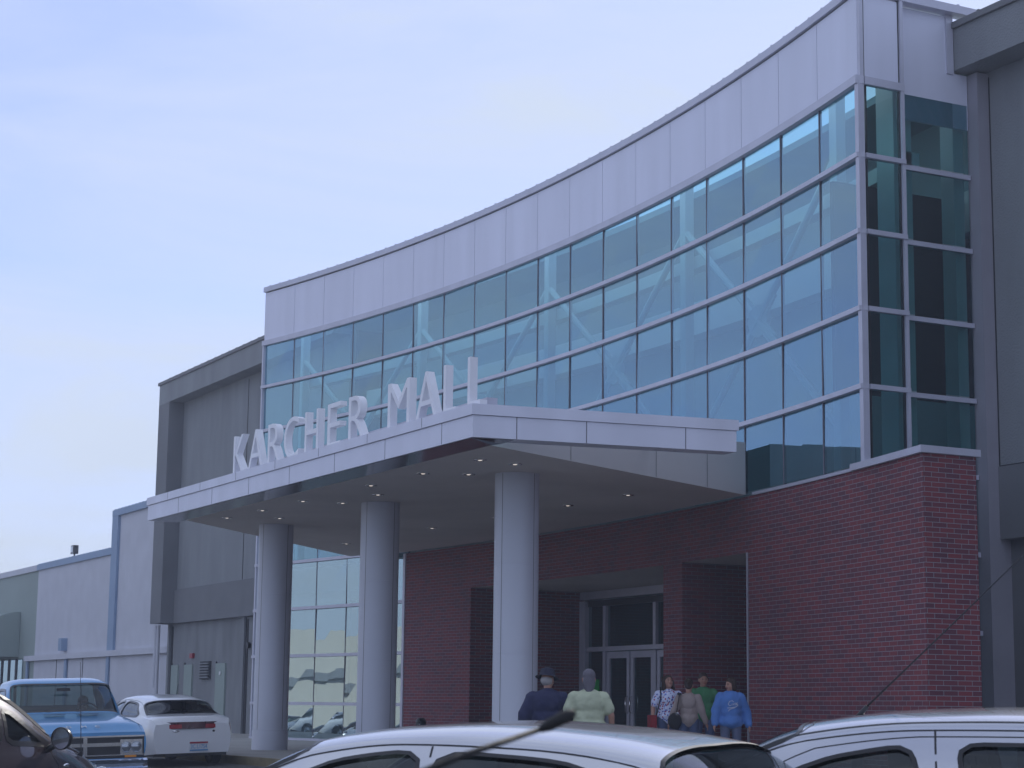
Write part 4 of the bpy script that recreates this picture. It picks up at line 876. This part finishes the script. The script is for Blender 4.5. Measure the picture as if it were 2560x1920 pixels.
def floral():
    m, n, l, p = nmat('floral_cloth'); t = n.new('ShaderNodeTexCoord'); v = n.new('ShaderNodeTexVoronoi'); v.inputs['Scale'].default_value = 26; l.new(t.outputs['Object'], v.inputs['Vector'])
    r_ = n.new('ShaderNodeValToRGB'); r_.color_ramp.interpolation = 'CONSTANT'; e = r_.color_ramp.elements; e[0].color = (0, 0, 0, 1); e[1].position = .38; e[1].color = (1, 1, 1, 1); l.new(v.outputs['Distance'], r_.inputs[0])
    c = n.new('ShaderNodeValToRGB'); c.color_ramp.interpolation = 'CONSTANT'; e = c.color_ramp.elements; e[0].color = (0.03, 0.05, 0.30, 1); e[1].position = .5; e[1].color = (0.30, 0.01, 0.06, 1); q = e.new(.7); q.color = (0.10, 0.16, 0.55, 1); l.new(v.outputs['Color'], c.inputs[0])
    mi = n.new('ShaderNodeMix'); mi.data_type = 'RGBA'; l.new(r_.outputs[0], mi.inputs[0]); l.new(c.outputs[0], mi.inputs[6]); mi.inputs[7].default_value = (.62, .66, .85, 1); l.new(mi.outputs[2], p.inputs['Base Color']); p.inputs['Roughness'].default_value = .85
    return m
MT['floral'] = floral()
def person(label, x, y, z, face, h, top, bottom, hair, bulk=1.0, sleeve='short', arms=None, head=(0, 0), hairstyle='short', stride=0.0, loose=0.0, hem=0.86, lean=0.0, seated=False, group=None, collar=False):
    """face: heading direction (x, y) the body faces; head=(turn, tilt) degrees (turn + = to own left, tilt + = up). local frame: +X right-hand?, faces -Y"""
    rz = math.atan2(face[1], face[0]) + math.pi / 2
    root = empty('person', (x, y, z), rz, label=label, category='person')
    if group: root['group'] = group
    k = h / 1.70; V = lambda a, b, c: Vector((a, b, c)) * k
    bl = lambda q: q * k
    sgn = (1, -1)
    pel = V(0, 0, .94); chest = V(0, -lean * .5, 1.24); neck = V(0, -lean, 1.43); hd = V(0, -lean - .01, 1.575)
    sw = .165 * (0.55 + .45 * bulk); J = {}
    arms = arms or {}
    for s_ in sgn:
        J['sh', s_] = V(s_ * sw, -lean * .9, 1.375 - .035 * bulk); a = arms.get(s_, None)
        J['el', s_] = V(*(a[0] if a else (s_ * (sw + .07 + .03 * bulk), .03 - lean * .8, 1.10))); J['wr', s_] = V(*(a[1] if a else (s_ * (sw + .09 + .03 * bulk), -.05 - lean * .6, .86)))
        J['hip', s_] = V(s_ * .09 * bulk, 0, .90); st = stride * s_
        if seated: J['kn', s_] = V(s_ * .12, -.42, .93); J['an', s_] = V(s_ * .12, -.50, .52); J['toe', s_] = V(s_ * .12, -.65, .47)
        else: J['kn', s_] = V(s_ * .10 * bulk, -.03 - st * .5, .49); J['an', s_] = V(s_ * .10 * bulk, .03 - st, .08); J['toe', s_] = V(s_ * .12 * bulk, -.14 - st, .035)
    b = MB()
    def torso(mb, ex, z0=.80, full=True):
        mb.ell(V(0, 0, .93), bl(.150 * bulk + ex), bl(.115 * bulk + ex), bl(.15), 20, 12)
        mb.ell(V(0, -lean * .3, 1.08), bl(.138 * bulk + ex), bl(.105 * bulk + ex), bl(.19), 20, 12)
        mb.ell(V(0, -lean * .6, 1.25), bl((.155 + .0) * (.4 + .6 * bulk) + ex), bl(.112 * bulk + ex), bl(.18 + ex), 20, 12)
        for s_ in sgn: mb.cap(V(0, -lean * .85, 1.375), bl(.055 + ex), J['sh', s_] - V(0, 0, .015), bl(.050 * (.6 + .4 * bulk) + ex * .7), 14)
    torso(b, 0)
    b.cap(V(0, -lean * .9, 1.38), bl(.062), hd - V(0, -.02, .06), bl(.052), 14)
    ht, hl = R_(head[0]), R_(head[1]); HM = Matrix.Translation(hd) @ Matrix.Rotation(ht, 4, 'Z') @ Matrix.Rotation(-hl, 4, 'X')
    def hp(a, b_, c): return HM @ (Vector((a, b_, c)) * k)
    HM = HM @ Matrix.Scale(1 + .08 * max(0, bulk - 1) + .04, 4)
    def hell(mb, c, rx, ry, rz_, seg=18, rg=12):
        t = MB(); t.ell((0, 0, 0), rx * k, ry * k, rz_ * k, seg, rg); mb.mesh([tuple(HM @ (Vector(v) + Vector(c) * k)) for v in t.v], t.f)
    hell(b, (0, .012, .025), .076, .094, .092); hell(b, (0, -.02, -.03), .064, .068, .085); hell(b, (0, -.05, -.09), .030, .028, .026)
    hell(b, (0, -.100, -.018), .011, .016, .022); hell(b, (0, -.092, .01), .008, .01, .03)
    for s_ in sgn: hell(b, (s_ * .077, .012, -.01), .012, .022, .032); hell(b, (s_ * .036, -.066, -.03), .022, .02, .018)
    for s_ in sgn:
        S_, E_, W_ = J['sh', s_], J['el', s_], J['wr', s_]; tb = .6 + .4 * bulk
        b.cap(S_, bl(.055 * tb), E_, bl(.040 * tb), 12); b.cap(E_, bl(.040 * tb), W_, bl(.027), 12)
        d = (W_ - E_).normalized(); side = d.cross(Vector((0, 1, 0))).normalized() * s_; fw = side.cross(d).normalized() * s_
        if fw.y > 0: fw = -fw
        pc = W_ + d * bl(.045); b.cap(W_ + d * bl(.01), bl(.024), W_ + d * bl(.07), bl(.027), 10); b.cap(W_ + d * bl(.065) + fw * bl(.022), bl(.014), W_ + d * bl(.065) - fw * bl(.022), bl(.014), 8)
        inw = -side * s_ if (side * s_).dot(Vector((s_, 0, 0))) > 0 else side * s_
        for i, (o_, ln) in enumerate(((.027, .062), (.010, .072), (-.008, .067), (-.024, .052))):
            q0 = W_ + d * bl(.082) + fw * bl(o_); q1 = q0 + d * bl(ln * .55) + inw * bl(.006); q2 = q1 + (d + inw * .55).normalized() * bl(ln * .45); b.cap(q0, bl(.0095), q1, bl(.0088), 8); b.cap(q1, bl(.0088), q2, bl(.0075), 8)
        t0 = W_ + d * bl(.03) + fw * bl(.024); t1 = t0 + (d * .6 + fw * .8).normalized() * bl(.035); t2 = t1 + (d + inw * .4).normalized() * bl(.028); b.cap(t0, bl(.012), t1, bl(.0105), 8); b.cap(t1, bl(.0105), t2, bl(.009), 8)
        b.cap(J['hip', s_], bl(.088 * tb * (.6 + .4 * bulk)), J['kn', s_], bl(.055 * tb), 12); b.cap(J['kn', s_], bl(.055 * tb), J['an', s_], bl(.036), 12); b.cap(J['an', s_], bl(.034), J['toe', s_], bl(.03), 10)
    def rem(o, vs, sm=6):
        m = o.modifiers.new('remesh', 'REMESH'); m.mode = 'VOXEL'; m.voxel_size = vs; m.use_smooth_shade = True
        if sm: q = o.modifiers.new('smooth', 'SMOOTH'); q.iterations = sm; q.factor = .5
        return o
    rem(b.build('body', 'skin', root), .0085, 2)
    # trousers, shoes
    b = MB(); b.ell(V(0, 0, .93), bl(.158 * bulk), bl(.122 * bulk), bl(.12), 20, 10)
    for s_ in sgn: tb = .6 + .4 * bulk; b.cap(J['hip', s_], bl(.10 * tb * (.6 + .4 * bulk)), J['kn', s_], bl(.072 * tb), 12); b.cap(J['kn', s_], bl(.072 * tb), J['an', s_], bl(.062), 12)
    rem(b.build('trousers', bottom, root), .014, 4)
    for s_ in sgn:
        b = MB(); b.cap(J['an', s_] - V(0, -.02, .035), bl(.042), J['toe', s_] - V(0, 0.02, 0), bl(.040), 12); rem(b.build('shoe', 'black_leather', root), .009, 2)
    # top
    b = MB(); ex = .018 + loose
    torso(b, ex)
    b.ell(V(0, 0, hem + .10), bl(.152 * bulk + ex + loose * .6), bl(.122 * bulk + ex + loose * .6), bl(.13), 20, 10)
    for s_ in sgn:
        S_, E_, W_ = J['sh', s_], J['el', s_], J['wr', s_]; tb = .6 + .4 * bulk
        if sleeve == 'short': b.cap(S_, bl(.064 * tb + ex * .8), S_.lerp(E_, .66), bl(.060 * tb + ex * .6), 12)
        else: b.cap(S_, bl(.064 * tb + ex * .8), E_, bl(.052 * tb + ex * .8), 12); b.cap(E_, bl(.052 * tb + ex * .8), E_.lerp(W_, .93), bl(.036 + ex * .7), 12)
    if collar: b.ell(V(0, -lean * .9 + .01, 1.44), bl(.085), bl(.09), bl(.035), 18, 8)
    t_ = rem(b.build('top', top, root), .013, 5)
    if True:
        tx = bpy.data.textures.get('folds') or bpy.data.textures.new('folds', 'CLOUDS'); tx.noise_scale = .08
        dm = t_.modifiers.new('folds', 'DISPLACE'); dm.texture = tx; dm.strength = .022; dm.mid_level = .5
    # hair
    b = MB()
    if hairstyle != 'hat':
        hell(b, (0, .022, .045), .084, .098, .088)
        if hairstyle == 'long': hell(b, (0, .06, -.04), .082, .06, .13); hell(b, (0, .075, -.13), .045, .035, .09)
        if hairstyle == 'curly':
            for i in range(26):
                a = random.uniform(.25 * math.pi, 2.0 * math.pi - .25 * math.pi) - math.pi / 2 + math.pi / 1.0; zz = random.uniform(-.16, .09); hell(b, (.085 * math.sin(random.uniform(-2.1, 2.1)), .03 + .055 * random.random(), zz), .032, .03, .034, 8, 6)
            for s_ in sgn: hell(b, (s_ * .085, .02, -.04), .03, .045, .09); hell(b, (s_ * .09, .02, -.11), .03, .04, .05)
        if hairstyle == 'bun': hell(b, (0, .05, .0), .078, .07, .09); hell(b, (0, .11, .02), .04, .035, .045)
        if hairstyle == 'pulled': hell(b, (0, .035, .03), .083, .09, .09)
        if hairstyle == 'bob': hell(b, (0, .05, -.03), .086, .068, .12); [hell(b, (s_ * .072, .02, -.03), .02, .05, .09) for s_ in sgn]
        ho = b.build('hair', hair, root)
        rem(ho, .008, 3)
    else:
        hell(b, (0, .03, -.01), .079, .085, .07); rem(b.build('hair', hair, root), .009, 2)
    for s_ in sgn:
        b = MB(); hell(b, (s_ * .031, -.082, .008), .013, .008, .006, 10, 6); b.build('eye', 'eye', root, smooth=True)
        b = MB(); hell(b, (s_ * .032, -.086, .030), .018, .006, .004, 10, 6); b.build('eyebrow', hair if hair != 'hair_white' else 'hair_grey', root, smooth=True)
    b = MB(); hell(b, (0, -.084, -.058), .024, .008, .007, 12, 6); b.build('mouth', 'lips', root, smooth=True)
    return root, J, k, hp, HM
toC = lambda x, y: (-x, -y)
gz_ = ground_z
G1 = 'shoppers outside the entrance'
# man with dark hat (back to us, walking to the doors)
mx_, my_ = -22.95, 12.6
away = lambda x, y: (x, y)
p, J, k, hp, HM = person('stout man in a navy jacket and dark brimmed hat seen from behind', mx_, my_, gz_(my_), (-.90, .40), 1.66, 'navy_cloth', 'denim', 'hair_white', bulk=1.45, sleeve='long', hairstyle='hat', head=(-28, -8), stride=.12, loose=.022, collar=True, group=G1)
b = MB(); t = MB(); t.lathe([(0, .125), (.05, .123), (.088, .105), (.098, .05), (.100, .028), (.104, .022), (.150, .004), (.152, -.002), (.100, .012)], (0, 0, 0), 28)
b.mesh([tuple(HM @ (Matrix.Rotation(R_(6), 4, 'X') @ (Vector(v) * k) + Vector((0, .022, .025)) * k)) for v in t.v], t.f); hat = b.build('hat', 'dark_hat', p, smooth=True, sharp=50)
p, J, k, hp, HM = person('grey haired woman in a pale yellow short sleeved shirt seen from behind', -22.55, 13.0, gz_(13.0), (-.88, .46), 1.66, 'yellow_cloth', 'khaki', 'hair_grey', bulk=1.36, sleeve='short', hairstyle='long', head=(0, -4), stride=-.1, loose=.012, group=G1)
def onpix(y, dx): pass
# group by the niche (on the sidewalk)
p, J, k, hp, HM = person('woman in a white floral print top laughing with her head tilted back', -29.15, 18.4, 0, (.93, -.32), 1.59, 'floral', 'denim', 'hair_brown', bulk=1.18, sleeve='short', hairstyle='curly', head=(8, 16), loose=.012, group=G1, arms={-1: ((-.33, .0, 1.12), (-.36, -.12, .90)), 1: None} if False else None)
b = MB(); b.tube([V_ for V_ in [Vector((-.12, .10, 1.42)) * k, Vector((-.15, 0, 1.47)) * k, Vector((-.17, -.13, 1.30)) * k, Vector((-.24, -.12, 1.0)) * k, Vector((-.27, -.05, .88)) * k]], .012, 6); st_ = b.build('bag_strap', 'black_leather', p, smooth=True)
b = MB(); b.box(-.34, -.12, .55, -.23, .14, .90); bevel(b.build('shoulder_bag', 'red_bag', p), .03, 3)
b = MB(); W_ = J['wr', -1]; b.lathe([(.032, -.01), (.034, -.01), (.034, .01), (.032, .01)], tuple(W_ + Vector((0, 0, .02))), 16); b.build('watch', 'chrome', p, smooth=True)
p, J, k, hp, HM = person('woman in a beige hooded cardigan seen from behind with a black shoulder bag', -28.65, 18.5, 0, (-.80, .55), 1.52, 'beige_cloth', 'denim', 'hair_brown', bulk=1.05, sleeve='long', hairstyle='bun', head=(-6, -22), loose=.006, group=G1, arms={-1: ((-.25, .03, 1.1), (-.33, -.02, .87)), 1: ((.27, .03, 1.1), (.36, -.03, .87))})
b = MB(); b.ell(Vector((0, .10, 1.27)) * k, .13, .05, .13, 18, 10); o = b.build('hood', 'beige_cloth', p); m_ = o.modifiers.new('remesh', 'REMESH'); m_.mode = 'VOXEL'; m_.voxel_size = .012; m_.use_smooth_shade = True
# bag on her right shoulder (seen on the right)
b = MB(); b.bar((.155, .11, 1.40 * k), (.21, .14, 1.02 * k), .012, .07, (0, 1, 0)); b.bar((.155, .11, 1.40 * k), (.165, -.06, 1.43 * k), .07, .012); b.build('bag_strap', 'black_leather', p)
b = MB(); b.ell((.235, .14, .90 * k), .12, .07, .14, 18, 10); b.build('shoulder_bag', 'black_leather', p, smooth=True)
b = MB(); b.lathe([(.018, -.003), (.024, -.003), (.024, .003), (.018, .003)], (.19, .205, 1.04 * k), 16, 'y'); b.build('bag_buckle', 'chrome', p, smooth=True)
p, J, k, hp, HM = person('dark haired person in a plain green T-shirt facing the camera behind the others', -30.1, 19.75, 0, (.90, -.40), 1.66, 'green_cloth', 'denim', 'hair_brown', bulk=1.22, sleeve='short', hairstyle='pulled', head=(4, 0), loose=.012, group=G1)
p, J, k, hp, HM = person('girl in a baggy bright blue hooded sweatshirt looking left', -27.45, 18.55, 0, (.92, -.38), 1.53, 'blue_cloth', 'grey_trousers', 'hair_brown', bulk=1.12, sleeve='long', hairstyle='bob', head=(-62, -4), loose=.035, hem=.80, collar=True, group=G1, arms={-1: ((-.27, .0, 1.1), (-.31, -.06, .86)), 1: ((.30, .05, 1.08), (.33, -.05, .84))})
b = MB()
ink = [[(.05, .06), (.02, .085), (-.03, .07), (-.055, .02), (-.03, -.01), (0, 0)], [(0, .0), (.02, .03), (.04, .03), (.03, -.005), (.06, .03)], [(.06, .03), (.08, .05), (.075, .0), (.10, .03)], [(.10, .03), (.115, .055), (.10, .01), (.13, .02)], [(.13, .0), (.05, -.05), (-.03, -.075), (-.05, -.11)], [(-.07, -.05), (0, -.045), (.06, -.03)]]
bpy.context.view_layer.update()
for ln in ink:
    b.tube([(a * 1.0 * k - .02, -.118 - .115 * k * 1.12 * 1.0 + .08, (1.20 + c_) * k) for a, c_ in ln], .005, 5)
b.build('print', 'print_white', p)
# driver of the pickup
p, J, k, hp, HM = person('man driving the blue pickup truck, dark cap and pale shirt', -32.3, 8.95, gz_(8.9) - .30, (1, -.03), 1.70, 'plaid', 'denim', 'hair_brown', bulk=1.2, sleeve='short', hairstyle='short', seated=True, arms={1: ((.26, -.12, 1.12), (.12, -.42, 1.22)), -1: ((-.26, -.12, 1.12), (-.12, -.42, 1.22))})
urn(-25.95, 20.0, 'dark ash urn on the sidewalk in front of the right brick wall'); urn(-44.6, 20.9, 'dark ash urn by the brick wall between the middle and right columns')

# ------------------------------------------------------------------ thin volume added to lift shadows like a lens veil
hz = MB(); hz.box(-420, -420, -3.0, 320, 420, 15.5); ho_ = hz.build('lens_veil', 'glass', kind='stuff'); ho_.data.materials.clear()
hm = bpy.data.materials.new('lens_veil'); hm.use_nodes = True; hn = hm.node_tree; hn.nodes.remove(hn.nodes['Principled BSDF']); pv = hn.nodes.new('ShaderNodeVolumePrincipled'); pv.inputs['Color'].default_value = (0.72, 0.80, 1.0, 1); pv.inputs['Density'].default_value = 0.0014; hn.links.new(pv.outputs[0], hn.nodes['Material Output'].inputs['Volume']); ho_.data.materials.append(hm)
